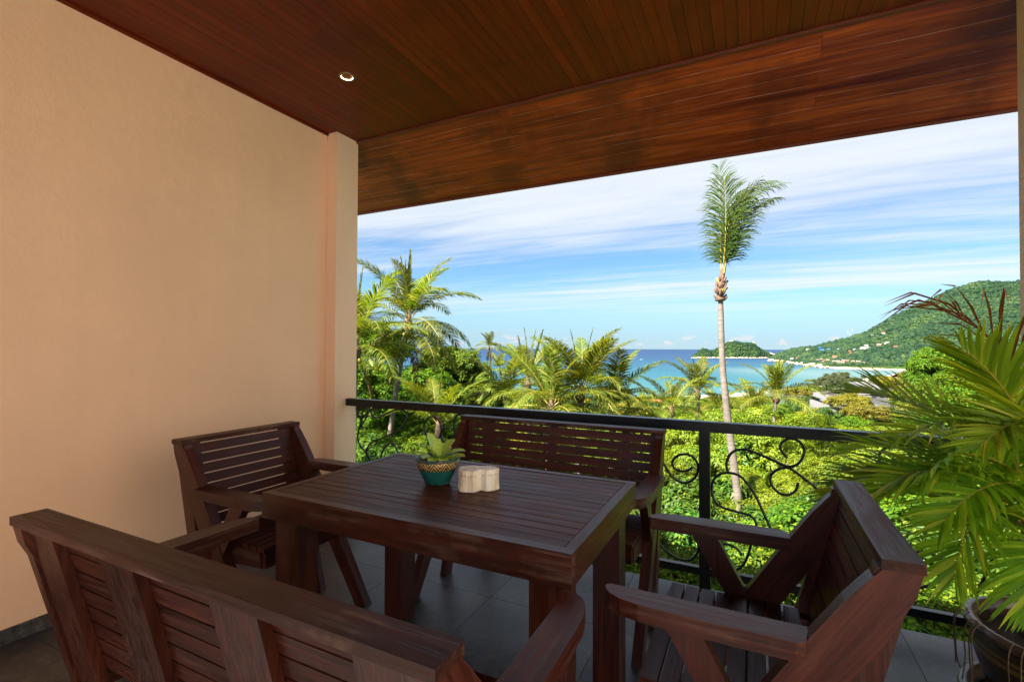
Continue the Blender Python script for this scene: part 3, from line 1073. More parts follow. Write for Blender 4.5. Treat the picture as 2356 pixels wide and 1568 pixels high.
# ================================================================== LEAF CLOUDS
def crown_mesh(name, rad, nlobe, nsprig, k, ll, lw, seed, tilt=(0.1, 0.6), inner=0.55, lobe=(0.34, 0.52), flat=-0.35, drop=0.25, shell=(0.7, 1.06), follow=1.0):
    g = np.random.default_rng(seed)
    rad = np.array(rad, float)
    D = g.normal(size=(nlobe, 3))
    D[:, 2] = np.abs(D[:, 2]) * 0.9 + D[:, 2] * 0.1
    D /= np.linalg.norm(D, axis=1)[:, None]
    LC = D * inner * g.uniform(0.55, 1.15, (nlobe, 1)) * rad
    LR = g.uniform(*lobe, (nlobe, 1)) * rad
    li = g.integers(0, nlobe, nsprig)
    d = g.normal(size=(nsprig, 3))
    d /= np.linalg.norm(d, axis=1)[:, None]
    bad = d[:, 2] < flat
    d[bad, 2] *= -1
    pos = LC[li] + d * LR[li] * g.uniform(*shell, (nsprig, 1))
    nor = d * 0.75 + np.array([0, 0, 0.45]) + g.normal(size=(nsprig, 3)) * 0.22
    nor /= np.linalg.norm(nor, axis=1)[:, None]
    # leaves round each sprig
    P = np.repeat(pos, k, 0)
    N = np.repeat(nor, k, 0)
    m = len(P)
    ref = np.where(np.abs(N[:, 2:3]) < 0.9, np.array([[0, 0, 1.0]]), np.array([[1.0, 0, 0]]))
    U = np.cross(N, ref)
    U /= np.linalg.norm(U, axis=1)[:, None]
    Wv = np.cross(N, U)
    ang = np.tile(np.arange(k) * 2 * np.pi / k, nsprig) + np.repeat(g.uniform(0, 6.28, nsprig), k) + g.uniform(-0.35, 0.35, m)
    T = np.cos(ang)[:, None] * U + np.sin(ang)[:, None] * Wv
    ti = g.uniform(*tilt, m)[:, None]
    A = T * np.cos(ti) + N * np.sin(ti)
    LN = N * np.cos(ti) - T * np.sin(ti) + g.normal(size=(m, 3)) * 0.25
    B = np.cross(A, LN)
    B /= np.linalg.norm(B, axis=1)[:, None]
    l = ll * g.uniform(0.7, 1.2, (m, 1))
    w = lw * g.uniform(0.8, 1.15, (m, 1))
    st = P + T * l * 0.12 + g.normal(size=(m, 3)) * ll * 0.18
    dn = np.array([0, 0, -1.0])
    v0 = st
    v1 = st + A * l * 0.48 + B * w * 0.5 + dn * l * drop * 0.2
    v2 = st + A * l + dn * l * drop
    v3 = st + A * l * 0.48 - B * w * 0.5 + dn * l * drop * 0.2
    V = np.stack([v0, v1, v2, v3], 1).reshape(-1, 3)
    F = np.arange(m * 4).reshape(m, 4)
    return mesh_np(name, V, F)


def limbs(name, rad, h, seed, r=0.12, nb=6):
    """trunk from -h up into the crown with limbs"""
    q = random.Random(seed)
    V, F = [], []

    def bough(pts, rr, n=7):
        me = tube('tmp', spline(pts, 3), list(np.linspace(rr[0], rr[1], (len(pts) - 1) * 3 + 1)), n)
        b0 = len(V)
        V.extend([v.co.copy() for v in me.vertices])
        F.extend([tuple(b0 + i for i in p.vertices) for p in me.polygons])
        bpy.data.meshes.remove(me)
    top = Vector((0, 0, -rad[2] * 0.25))
    bough([(0, 0, -h), (q.uniform(-.2, .2), q.uniform(-.2, .2), -h * 0.6), top], (r, r * 0.7))
    for k in range(nb):
        a = 6.28 * k / nb + q.uniform(-.4, .4)
        e = Vector((math.cos(a) * rad[0] * q.uniform(.5, .85), math.sin(a) * rad[1] * q.uniform(.5, .85), rad[2] * q.uniform(0.0, .6)))
        bough([top, top.lerp(e, .5) + Vector((0, 0, -rad[2] * .08)), e], (r * 0.55, r * 0.1), 5)
    return mesh_py(name, V, F, sm=True)


KIND = {}


def kind(key, variants, mat, rad, h, r=0.12, **kw):
    KIND[key] = []
    for s in range(variants):
        me = crown_mesh('crown_' + key, rad, seed=11 * s + len(KIND) * 101, **kw)
        me.materials.append(mat)
        tk = limbs('trunk_' + key, rad, h, s + len(KIND) * 7, r)
        tk.materials.append(M_BARK)
        KIND[key].append((me, tk, rad))


# unit crowns are built at real size, copies are scaled
kind('feathery', 2, M_K1, (4.6, 4.6, 2.1), 4.0, 0.2, nlobe=46, nsprig=5200, k=9, ll=0.17, lw=0.055, tilt=(-0.1, 0.45), lobe=(0.16, 0.27), inner=0.95, drop=0.25, shell=(0.72, 1.05))
kind('smallleaf', 3, M_K2, (2.4, 2.4, 1.7), 2.6, 0.09, nlobe=26, nsprig=4300, k=6, ll=0.135, lw=0.075, lobe=(0.22, 0.4), inner=0.8)
kind('fineleaf', 2, M_K2, (1.3, 1.3, 1.0), 1.6, 0.05, nlobe=18, nsprig=2600, k=6, ll=0.082, lw=0.045, lobe=(0.25, 0.45), inner=0.8)
kind('broadleaf', 2, M_K3, (1.5, 1.5, 1.5), 2.4, 0.07, nlobe=24, nsprig=900, k=8, ll=0.175, lw=0.07, tilt=(-0.1, 0.6), lobe=(0.22, 0.42), inner=0.85, drop=0.3)
kind('darkround', 2, M_K4, (3.2, 3.2, 2.7), 3.4, 0.16, nlobe=30, nsprig=3600, k=6, ll=0.26, lw=0.14, lobe=(0.22, 0.36), inner=0.8)
kind('casuarina', 2, M_K5, (3.2, 3.2, 6.0), 8.0, 0.2, nlobe=40, nsprig=5000, k=6, ll=0.55, lw=0.07, tilt=(0.2, 1.1), lobe=(0.12, 0.3), inner=0.85, drop=0.1, flat=-0.8)
kind('yellowtop', 2, M_K6, (3.4, 3.4, 2.2), 3.6, 0.16, nlobe=34, nsprig=3600, k=7, ll=0.24, lw=0.085, lobe=(0.18, 0.3), inner=0.92)
kind('midgreen', 2, M_K2, (3.6, 3.6, 2.9), 3.6, 0.16, nlobe=34, nsprig=4200, k=6, ll=0.24, lw=0.13, lobe=(0.2, 0.34), inner=0.85)
tcount = [0]


def tree(key, centre, scale, label, group=None, name='leafy_tree', cat='tree', stretch=1.0):
    """one tree; centre is the middle of its crown"""
    tcount[0] += 1
    v = KIND[key][tcount[0] % len(KIND[key])]
    sc = scale if isinstance(scale, (tuple, list)) else (scale, scale, scale * stretch)
    o = root(name, centre, label, cat, group, R(137.5 * tcount[0]))
    a = link('crown', v[0], None, o)
    b = link('trunk', v[1], None, o)
    o.scale = sc
    return o


# ================================================================== LAND AND SEA
SEA = -44.0


def interp(x, xs, ys):
    return np.interp(x, xs, ys)


def bearing(px_):
    return math.atan((px_ - 1178) / FPX)


_bx = [-2400, 700, 1100, 1300, 1500, 1560, 1700, 1850, 1960, 2060, 2095, 2130, 2400, 6000]
_bd = [380, 400, 415, 430, 449, 469, 507, 596, 724, 905, 985, 1030, 1050, 1050]      # depth of the near shore
_hx = [1768, 1775, 1800, 1850, 1900, 1980, 2050, 2095, 2130, 2400, 6000]
_hd = [1900, 1877, 1690, 1334, 1165, 1110, 1050, 1000, 990, 990, 990]                # depth of the far shore
_sx = [1768, 1790, 1815, 1870, 1950, 2000, 2060, 2130, 2200, 2260, 2320, 2400, 2600, 3200, 6000]
_sy = [824, 812, 803, 795, 776, 758, 722, 690, 657, 642, 644, 638, 650, 720, 770]       # skyline of the headland
_rx = [1768, 1800, 1850, 1950, 2100, 2300, 6000]
_rd = [1925, 1960, 2000, 2080, 2250, 2400, 2500]                                      # depth of its ridge


def near_ground(r):
    return np.where(r < 4, -3.2, np.where(r < 12, -3.2 - (r - 4) * 0.66, -8.5 - (r - 12) * 0.083))


def hgrid(name, pxs, dfun, hfun, nd, mat):
    V = []
    for p in pxs:
        th = bearing(p)
        ds = dfun(p, nd)
        for d in ds:
            l = d * math.tan(th)
            x, y = CY * l - SY * d, SY * l + CY * d
            V.append((x, y, hfun(p, d)))
    F = []
    for i in range(len(pxs) - 1):
        for j in range(nd - 1):
            a = i * nd + j
            F.append((a, a + nd, a + nd + 1, a + 1))
    return setting(link(name, mesh_np(name, V, F, True), mat))


import mathutils.noise as mn


def fbm(x, y, s, o=4):
    v, a, f = 0, 1, s
    for _ in range(o):
        v += a * mn.noise(Vector((x * f, y * f, 3.7)))
        a *= 0.5
        f *= 2.1
    return v


m, t, b = material('hillside_soil')
co = t.coords()
sz = t.add('ShaderNodeSeparateXYZ')
t.l.new(co, sz.inputs[0])
f = t.noise(co, 0.5, 6, 0.65)
g1 = t.ramp(f, [(0.35, (0.0108, 0.021, 0.0036)), (0.55, (0.03, 0.051, 0.006)), (0.7, (0.06, 0.054, 0.021))])
sand = t.ramp(t.noise(co, 0.08, 4, 0.6), [(0.35, (0.252, 0.204, 0.144)), (0.65, (0.36, 0.306, 0.234))])
c = t.mix(t.step(t.math('ADD', sz.outputs[2], t.math('MULTIPLY', f, 2.0)), SEA + 2.3, SEA + 1.3), g1, sand)
t.put(b.inputs['Base Color'], c)
b.inputs['Roughness'].default_value = 0.95
M_SOIL = m


def near_h(p, d):
    th = bearing(p)
    r = d / math.cos(th)
    ds = interp(p, _bx, _bd)
    z = float(near_ground(np.array(r)))
    dr = ds - d
    z = min(z, SEA + 1.2 + max(0, dr) * 0.09) if dr > 0 else SEA - min(4, -dr * 0.03) + 0.6 * 0
    if dr > 0:
        z = max(z, SEA + float(interp(p, [1930, 1985, 2105, 2150], [0.02, 0.0055, 0.0055, 0.02])) * dr)
    return z + (fbm(d, p, 0.05) * 0.4 if d > 8 else 0)


def near_d(p, n):
    ds = interp(p, _bx, _bd)
    return np.concatenate([np.geomspace(3.0, ds - 60, n - 14), np.linspace(ds - 50, ds + 60, 14)])


pxs = list(np.linspace(-1500, 700, 24)) + list(np.linspace(740, 2400, 120)) + list(np.linspace(2500, 5200, 18))
hgrid('hillside', pxs, near_d, near_h, 60, M_SOIL)
# unseen terrace beside and behind the balcony, added to bounce sunlight inside
tg = setting(link('ground', prism('ground', [(-60, -60), (60, -60), (60, 2.40), (XR + 0.02, 2.40), (XR + 0.02, YB - 0.02), (-60, YB - 0.02)], 'z', -0.9, -0.16), simple('bounce_paving', (0.21, 0.185, 0.16), 0.9, var=0.15, scale=0.8)))

# unseen wing added right of the balcony to reflect sun onto the side wall
wing = root('house_wing', (4.9, -4.0, 0), 'added cream wing out of view reflecting sunlight into the balcony', 'house')
M_CREAM = simple('bounce_cream', (0.84, 0.76, 0.63), 0.85, var=0.08, scale=0.7)
link('wall', box('wall', 0, 6, -6, 5.5, -0.3, 6.6, 0.02), M_CREAM, wing)
link('roof', prism('roof', [(-0.3, 6.61), (3, 8.3), (6.3, 6.61), (6.3, 6.76), (3, 8.46), (-0.3, 6.76)], 'y', -6.6, 6.1), M_ROOF, wing)

# headland
m, t, b = material('headland_forest')
co = t.coords()
n1 = t.noise(co, 0.012, 5, 0.6)
n2 = t.noise(co, 0.07, 4, 0.65)
c = t.ramp(t.math('ADD', t.math('MULTIPLY', n1, 0.5), t.math('MULTIPLY', n2, 0.5)),
           [(0.35, (0.0072, 0.021, 0.006)), (0.5, (0.021, 0.045, 0.0084)), (0.62, (0.045, 0.069, 0.0132)), (0.72, (0.078, 0.084, 0.024))])
sz = t.add('ShaderNodeSeparateXYZ')
t.l.new(co, sz.inputs[0])
sand2 = t.ramp(n2, [(0.4, (0.198, 0.156, 0.114)), (0.6, (0.33, 0.27, 0.204))])
c = t.mix(t.step(t.math('ADD', sz.outputs[2], t.math('MULTIPLY', n2, 3.0)), SEA + 5.2, SEA + 4.0), c, sand2)
t.put(b.inputs['Base Color'], c)
b.inputs['Roughness'].default_value = 1.0
b.inputs['Specular IOR Level'].default_value = 0.1
M_HEAD = m


def head_h(p, d):
    d0, d1 = interp(p, _hx, _hd), interp(p, _rx, _rd)
    hr = EYE + (802.5 - interp(p, _sx, _sy)) / FPX * d1 - 4.0
    if d < d0:
        return SEA - 1.5
    u = (d - d0) / max(40.0, d1 - d0)
    if u <= 1:
        z = SEA + 1.0 + (hr - SEA - 1.0) * (0.82 * u ** 0.95 + 0.18 * u ** 2)
        z += fbm(d, p * 1.6, 0.006) * 13 * math.sin(math.pi * min(1, u)) * min(1, (hr - SEA) / 150)
    else:
        z = SEA + (hr - SEA) * max(0.0, 1 - (u - 1) * 1.6) - (u - 1) * 2
    if p > 1905 and d - d0 < 40:                     # the beach at the head of the bay
        z = SEA + (d - d0) * 0.045
    return z


def head_d(p, n):
    d0, d1 = interp(p, _hx, _hd), interp(p, _rx, _rd)
    a = np.linspace(d0 - 12, d1, n - 14)
    return np.concatenate([a, np.linspace(d1 + 25, d1 + (d1 - d0) * 0.75 + 60, 14)])


hp = list(np.linspace(1768, 2420, 150)) + list(np.linspace(2450, 5200, 30))
hgrid('headland', hp, head_d, head_h, 90, M_HEAD)


def hill_point(px_, py_):
    """where the sight line at this bearing and dip meets the headland"""
    d0, d1 = interp(px_, _hx, _hd), interp(px_, _rx, _rd)
    for d in np.linspace(d0, d1, 400):
        z = EYE + (802.5 - py_) / FPX * d
        if head_h(px_, d) >= z:
            return site(px_, py_, d), d
    return site(px_, py_, d1), d1


# island
def island_h(u, v):
    """u along, v across, metres"""
    x = (u / 2.234 + 1692) * 1.7386
    x = (x - 2700) * 3.927
    rid = float(np.interp(x, [215, 270, 360, 430, 490, 560, 610, 690, 760, 830, 900, 1000, 1080, 1170, 1225, 1260, 1310, 1400, 1480, 1600, 1640],
                          [-8, 3, 30, 48, 46, 36, 36, 56, 72, 80, 84, 83, 76, 79, 76, 64, 52, 40, 20, 4, -8]))
    w = 40 + rid * 0.9
    k = abs(v) / w
    a = (rid + 8) * max(0.0, 1 - k ** 1.6) - 8 if k < 1.0 else -8
    return a + fbm(u, v, 0.025) * 4 * min(1, max(0, a) / 20)


IS = site(1692, 821, 2500)
V, F = [], []
nu, nv = 90, 50
for i in range(nu):
    for j in range(nv):
        u, v = -230 + 460 * i / (nu - 1), -125 + 250 * j / (nv - 1)
        V.append((IS.x + CY * u - SY * v, IS.y + SY * u + CY * v, SEA + island_h(u, v)))
for i in range(nu - 1):
    for j in range(nv - 1):
        F.append((i * nv + j, i * nv + nv + j, i * nv + nv + j + 1, i * nv + j + 1))
setting(link('island', mesh_np('island', V, F, True), M_HEAD))

# sea
m, t, b = material('sea_water')
co = t.coords()
dep = t.vmath('DOT_PRODUCT', co, (-SY, CY, 0.0))
lat = t.vmath('DOT_PRODUCT', co, (CY, SY, 0.0))
n1 = t.noise(t.map(co, (0.004, 0.0016, 1), (0, 0, 0), (0, 0, -YAW)), 1.0, 4, 0.55)
lg = t.math('LOGARITHM', t.math('MAXIMUM', dep, 100.0), 10.0)
k = t.math('ADD', lg, t.math('MULTIPLY', t.math('SUBTRACT', n1, 0.5), 0.22))
c = t.ramp(t.math('DIVIDE', t.math('SUBTRACT', k, 2.5), 1.5),
           [(0.06, (0.065, 0.135, 0.125)), (0.14, (0.024, 0.088, 0.098)), (0.28, (0.0105, 0.063, 0.090)), (0.42, (0.0068, 0.046, 0.082)), (0.56, (0.0042, 0.029, 0.070)), (0.85, (0.0030, 0.020, 0.060))])
# shallow head of the bay
bay = t.math('MULTIPLY', t.step(lat, 330, 560), t.step(dep, 1350, 950))
c = t.mix(t.math('MULTIPLY', bay, 0.75), c, (0.072, 0.12, 0.114))
surf = t.noise(t.map(co, (0.05, 0.012, 1), (0, 0, 0), (0, 0, -YAW)), 1.0, 5, 0.65)
foam = t.math('MULTIPLY', t.step(surf, 0.60, 0.68), t.step(dep, 620, 470))
c = t.mix(t.math('MULTIPLY', foam, 0.6), c, (0.42, 0.444, 0.432))
t.put(b.inputs['Base Color'], c)
b.inputs['Roughness'].default_value = 0.45
b.inputs['Specular IOR Level'].default_value = 0.16
wv = t.noise(t.map(co, (0.10, 0.03, 1), (0, 0, 0), (0, 0, -YAW)), 1.0, 6, 0.7)
t.put(b.inputs['Normal'], t.bump(wv, 0.6, 3.0))
V = []
rs = [60, 300, 900, 2500, 8000, 30000, 90000]
na = 64
for r in rs:
    for k in range(na):
        a = 2 * math.pi * k / na
        V.append((r * math.cos(a), r * math.sin(a), SEA))
F = [(i * na + k, i * na + (k + 1) % na, (i + 1) * na + (k + 1) % na, (i + 1) * na + k) for i in range(len(rs) - 1) for k in range(na)]
F2 = []
setting(link('sea', mesh_np('sea', V, [f[::-1] for f in F]), m))

# forest standing on the headland and the island, one mass
def clumps(name, P, rad, mat, seed):
    g = np.random.default_rng(seed)
    bm = bmesh.new()
    bmesh.ops.create_icosphere(bm, subdivisions=1, radius=1)
    bv = np.array([v.co[:] for v in bm.verts])
    bf = np.array([[v.index for v in f.verts] for f in bm.faces])
    bm.free()
    n = len(P)
    V = bv[None] * np.asarray(rad)[:, None, :] * g.uniform(0.75, 1.25, (n, len(bv), 1)) + np.asarray(P)[:, None, :]
    F = bf[None] + (np.arange(n) * len(bv))[:, None, None]
    return stuff(link(name, mesh_np(name, V.reshape(-1, 3), F.reshape(-1, 3)), mat))


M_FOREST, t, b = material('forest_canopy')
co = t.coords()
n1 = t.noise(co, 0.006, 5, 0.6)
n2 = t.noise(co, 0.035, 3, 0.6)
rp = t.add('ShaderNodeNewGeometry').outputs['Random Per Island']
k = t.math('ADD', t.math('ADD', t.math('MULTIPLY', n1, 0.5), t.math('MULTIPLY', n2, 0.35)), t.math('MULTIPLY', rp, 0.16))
c = t.ramp(k, [(0.33, (0.006, 0.018, 0.012)), (0.46, (0.012, 0.028, 0.015)), (0.56, (0.021, 0.041, 0.018)), (0.66, (0.038, 0.058, 0.021)), (0.74, (0.062, 0.070, 0.027))])  # distance haze painted in as a slight blue cast on the greens
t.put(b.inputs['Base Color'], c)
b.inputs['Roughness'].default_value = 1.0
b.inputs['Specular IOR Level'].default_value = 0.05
g = np.random.default_rng(5)
P, RD = [], []
while len(P) < 20000:
    p = g.uniform(1770, 2420)
    d0, d1 = interp(p, _hx, _hd), interp(p, _rx, _rd)
    u = g.uniform(0, 1.03)
    d = d0 + (d1 - d0) * u
    if d - d0 < (46 if p > 1905 else 16) + g.uniform(0, 10):
        continue
    s = site(p, 802.5, d)
    z = head_h(p, d)
    r = min(9.0, 2.2 + g.exponential(2.0)) * (0.75 + 0.35 * u)
    P.append((s.x, s.y, z + r * 0.3))
    RD.append((r, r, r * g.uniform(0.6, 0.95)))
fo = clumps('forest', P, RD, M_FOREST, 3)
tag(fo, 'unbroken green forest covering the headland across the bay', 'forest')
P, RD = [], []
while len(P) < 3600:
    u, v = g.uniform(-205, 180), g.uniform(-110, 90)
    h = island_h(u, v)
    if h < 7:
        continue
    r = min(7.0, 1.8 + g.exponential(1.5))
    P.append((IS.x + CY * u - SY * v, IS.y + SY * u + CY * v, SEA + h + r * 0.25))
    RD.append((r, r, r * 0.75))
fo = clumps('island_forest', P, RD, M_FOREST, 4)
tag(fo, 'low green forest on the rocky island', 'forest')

# boulders along the shores
M_ROCK = simple('granite', O((0.40, 0.315, 0.245)), 0.9, var=0.35, scale=0.25)
rocks = []
for s in range(4):
    bm = bmesh.new()
    bmesh.ops.create_icosphere(bm, subdivisions=2, radius=1)
    for v in bm.verts:
        k = 1 + 0.28 * mn.noise(v.co * 1.3 + Vector((s * 7, 0, 0)))
        v.co = Vector((v.co.x * k * 1.25, v.co.y * k, v.co.z * k * 0.8))
    rocks.append(bm_mesh('boulder_%d' % s, bm))


def boulder(p, s, label, group, i):
    o = link('boulder', rocks[i % 4], M_ROCK, None, p)
    o.scale = (s, s * rnd.uniform(0.8, 1.2), s * rnd.uniform(0.7, 1.1))
    o.rotation_euler = (0, 0, rnd.uniform(0, 6.28))
    return tag(o, label, 'boulder', group)


i = 0
for px_, off, s in [(1773, -8, 11), (1779, -4, 10), (1786, -2, 8), (1792, 0, 7), (1800, 2, 8), (1806, 5, 7), (1813, 4, 6.5), (1820, 6, 7), (1826, 3, 6), (1833, 6, 7),
                  (1840, 5, 5), (1847, 7, 6), (1853, 4, 5), (1860, 6, 6), (1867, 5, 4.5), (1874, 6, 5.5), (1880, 4, 4.5), (1888, 7, 9), (1895, 3, 4),
                  (1903, 5, 4.5), (1910, 4, 4), (1918, 6, 5), (1926, 5, 3.5), (1934, 6, 4), (1943, 6, 3.5), (1952, 7, 3), (1830, 20, 6), (1845, 26, 7), (1870, 18, 8), (1812, 24, 6)]:
    d = interp(px_, _hx, _hd) + off + 4
    p = site(px_, 802.5, d)
    p.z = max(SEA, head_h(px_, d)) + s * 0.15
    if s == 9:
        boulder(p, s, 'largest pale boulder on the headland shore beside the beach', None, i)
    elif px_ == 1773:
        boulder(p, s, 'pale boulder at the very tip of the headland', None, i)
    else:
        boulder(p, s, 'pale granite boulder in the row along the headland shore', 'boulders along the headland shore', i)
    i += 1
for k in range(46):
    u = -205 + 430 * k / 45
    v = -150.0
    while island_h(u, v) < 0.5 and v < 60:
        v += 3
    if v >= 60:
        continue
    p = Vector((IS.x + CY * u - SY * v, IS.y + SY * u + CY * v, SEA + 2))
    boulder(p, rnd.uniform(4, 8), 'pale granite boulder on the shore of the rocky island', 'boulders round the island', k)
for u, v, s, lb in ((88, -8, 11, 'rounded boulder standing on the right shoulder of the island'), (-20, 0, 8, 'boulder on the highest top of the island'), (-62, -5, 9, 'boulder left of the top of the island'),
                    (206, 0, 11, 'long boulder at the right end of the island'), (190, -4, 11, 'boulder next to the right end of the island'), (174, -8, 10, 'third boulder from the right end of the island')):
    h = max(0, island_h(u, v))
    boulder(Vector((IS.x + CY * u - SY * v, IS.y + SY * u + CY * v, SEA + h + s * 0.3)), s, lb, None, int(u) % 4)

# ------------------------------------------------------------------ houses across the bay
def cottage(p, w, dpt, h, roofc, wallc, label, group=None, rot=0.0, storeys=1):
    o = root('hillside_house', p, label, 'house', group, rot)
    link('wall', box('wall', -w / 2, w / 2, -dpt / 2, dpt / 2, -4, h * storeys), wallc, o)
    e = 0.6
    Hh = h * storeys
    pr = [(-dpt / 2 - e, Hh), (0, Hh + dpt * 0.34), (dpt / 2 + e, Hh), (dpt / 2 + e, Hh - 0.25), (0, Hh + dpt * 0.34 - 0.25), (-dpt / 2 - e, Hh - 0.25)]
    link('roof', prism('roof', pr, 'x', -w / 2 - e, w / 2 + e), roofc, o)
    for k in range(max(1, int(w / 3.4))):
        x = -w / 2 + 1.7 + k * 3.4
        link('window', box('window', x - 0.7, x + 0.7, -dpt / 2 - 0.06, -dpt / 2 + 0.05, Hh - h * 0.72, Hh - h * 0.25), M_PANE, o)
    return o


M_PANE = simple('window_pane', (0.03, 0.04, 0.05), 0.15)
M_WHITE = simple('white_render', ((0.42, 0.41, 0.39)), 0.8, var=0.12, scale=0.4)
M_GREYR = simple('grey_roof', O((0.30, 0.29, 0.30)), 0.7, var=0.25, scale=0.4)
M_REDR = simple('red_tile_roof', O((0.48, 0.115, 0.05)), 0.8, var=0.3, scale=0.5)
M_BLUER = simple('blue_roof', O((0.03, 0.17, 0.55)), 0.6, var=0.2, scale=0.4)
M_TANW = simple('tan_render', O((0.30, 0.22, 0.16)), 0.8, var=0.2)
M_THATCH = simple('thatch', O((0.33, 0.26, 0.20)), 0.95, var=0.4, scale=0.5)
for px_, py_, w, rf, wl_, lb in [
    (1860, 806, 17, M_WHITE, M_WHITE, 'long white house at the left end of the headland settlement'),
    (1886, 802, 13, M_BLUER, M_WHITE, 'house with pale blue roof above the bright blue roofs'),
    (1890, 808, 17, M_BLUER, M_TANW, 'house with the broadest bright blue roof on the headland'),
    (1906, 806, 11, M_BLUER, M_TANW, 'house with small bright blue roof right of the broadest one'),
    (1930, 805, 10, M_BLUER, M_WHITE, 'lone house with small blue roof on the middle slope'),
    (1993, 797, 12, M_GREYR, M_WHITE, 'grey roofed house above the white cluster on the headland'),
    (1985, 803, 16, M_WHITE, M_WHITE, 'big white house in the cluster on the headland'),
    (1998, 803, 14, M_GREYR, M_WHITE, 'white house at the right of the cluster on the headland'),
    (1966, 806, 10, M_GREYR, M_WHITE, 'grey roofed house left of the white cluster'),
    (1954, 811, 9, M_REDR, M_TANW, 'red roofed house just below the white cluster'),
    (1957, 815, 10, M_REDR, M_TANW, 'lower of two red roofed houses below the white cluster'),
    (2042, 791, 15, M_GREYR, M_WHITE, 'white house with flat grey roof alone on the upper right slope'),
    (2022, 795, 13, M_THATCH, M_TANW, 'tan house alone on the slope left of the flat roofed one'),
    (2032, 768, 12, M_REDR, M_WHITE, 'house with red roof highest on the headland'),
    (2007, 773, 9, M_GREYR, M_WHITE, 'small white house high near the skyline of the headland'),
    (1920, 823, 12, M_REDR, M_THATCH, 'dark red house low over the headland shore'),
    (1835, 826, 11, M_REDR, M_TANW, 'red roofed house close over the boulders near the tip'),
    (1822, 828, 12, M_WHITE, M_WHITE, 'white house close over the boulders near the tip'),
    (2060, 800, 9, M_REDR, M_TANW, 'small red roof alone far right on the slope'),
]:
    p, d = hill_point(px_, py_)
    w *= 0.8
    cottage(p + Vector((0, 0, 1.5)), w, w * 0.62, 3.0, rf, wl_, lb, None, YAW + rnd.uniform(-0.5, 0.5))
for px_, py_ in [(1880, 831), (1889, 829), (1895, 833), (1904, 831), (1918, 834), (1928, 834), (1940, 832), (1950, 833), (1962, 834), (1974, 835), (1985, 838), (1938, 836)]:
    p, d = hill_point(px_, py_)
    cottage(p + Vector((0, 0, 1.2)), rnd.uniform(6, 9), 5.5, 2.8, rnd.choice([M_THATCH, M_THATCH, M_REDR]), M_TANW,
            'small brown bungalow in the row just above the headland shore', 'bungalows above the headland shore', YAW + rnd.uniform(-0.6, 0.6))

M_STEEL = simple('grey_steel', O((0.25, 0.27, 0.30)), 0.6)
for px_, hh, lb in ((1951, 36, 'leftmost of the three thin masts on the ridge'), (1956, 22, 'shortest thin mast between the two taller ones'), (1961, 40, 'tallest thin mast on the ridge')):
    d = interp(px_, _rx, _rd)
    p = site(px_, 802.5, d)
    p.z = head_h(px_, d)
    mo = root('radio_mast', p, lb, 'mast', 'radio masts on the ridge')
    link('pole', tube('pole', [(0, 0, 0), (0, 0, hh)], [1.1, 0.7], 6), M_STEEL, mo)
    link('antenna', box('antenna', -1.6, 1.6, -0.8, 0.8, hh * 0.8, hh * 0.92), M_STEEL, mo)

# boat out in the bay
p = site(1476, 825.5, 2000)
p.z = SEA
bo = root('small_boat', p, 'small white and blue boat out on the open water', 'boat', None, YAW + 0.15)
hull = [(-7.5, 0), (-7, 1.9), (6.5, 1.9), (9, 2.5), (7, 0)]
link('hull', prism('hull', hull, 'y', -1.9, 1.9, 0.3), simple('boat_hull', O((0.12, 0.32, 0.5)), 0.5), bo)
link('cabin', box('cabin', -4.5, 3.2, -1.5, 1.5, 1.9, 4.1, 0.2), M_WHITE, bo)
link('canopy', box('canopy', -5.5, 4.0, -1.8, 1.8, 4.3, 4.6, 0.1), M_WHITE, bo)
link('window', box('window', -3.8, 2.6, -1.56, 1.56, 2.8, 3.6), M_PANE, bo)

# ------------------------------------------------------------------ houses on the near slope
M_GREYW = simple('grey_render', O((0.20, 0.196, 0.2)), 0.8, var=0.15)
M_DKFR = simple('dark_timber', (0.05, 0.04, 0.035), 0.7)


def villa(p, w, dpt, h, label, rot, bars):
    o = root('hillside_villa', p, label, 'house', None, rot)
    link('wall', box('wall', -w / 2, w / 2, -dpt / 2, dpt / 2, -7, h), M_GREYW, o)
    rf = link('roof', prism('roof', [(-dpt / 2 - 0.8, h), (dpt / 2 + 0.8, h + dpt * 0.28), (dpt / 2 + 0.8, h + dpt * 0.28 + 0.22), (-dpt / 2 - 0.8, h + 0.22)], 'x', -w / 2 - 0.8, w / 2 + 0.8), M_GREYR2, o)
    for k in range(bars):
        x = w / 2 + 0.6 - k * 0.9
        link('roof_batten', prism('roof_batten', [(-dpt / 2 - 1.1, h + 0.225), (dpt / 2 + 0.8, h + dpt * 0.28 + 0.255), (dpt / 2 + 0.8, h + dpt * 0.28 + 0.40), (-dpt / 2 - 1.1, h + 0.37)], 'x', x - 0.16, x + 0.16), M_DKFR, rf)
    for k in range(int(w / 2.6)):
        x = -w / 2 + 1.4 + k * 2.6
        f = link('window', box('window', x - 0.75, x + 0.75, -dpt / 2 - 0.07, -dpt / 2 + 0.03, h - 2.3, h - 0.5), M_DKFR, o)
        link('pane', box('pane', x - 0.66, x + 0.66, -dpt / 2 - 0.09, -dpt / 2 - 0.072, h - 2.2, h - 0.6), M_PANE, f)
    return o


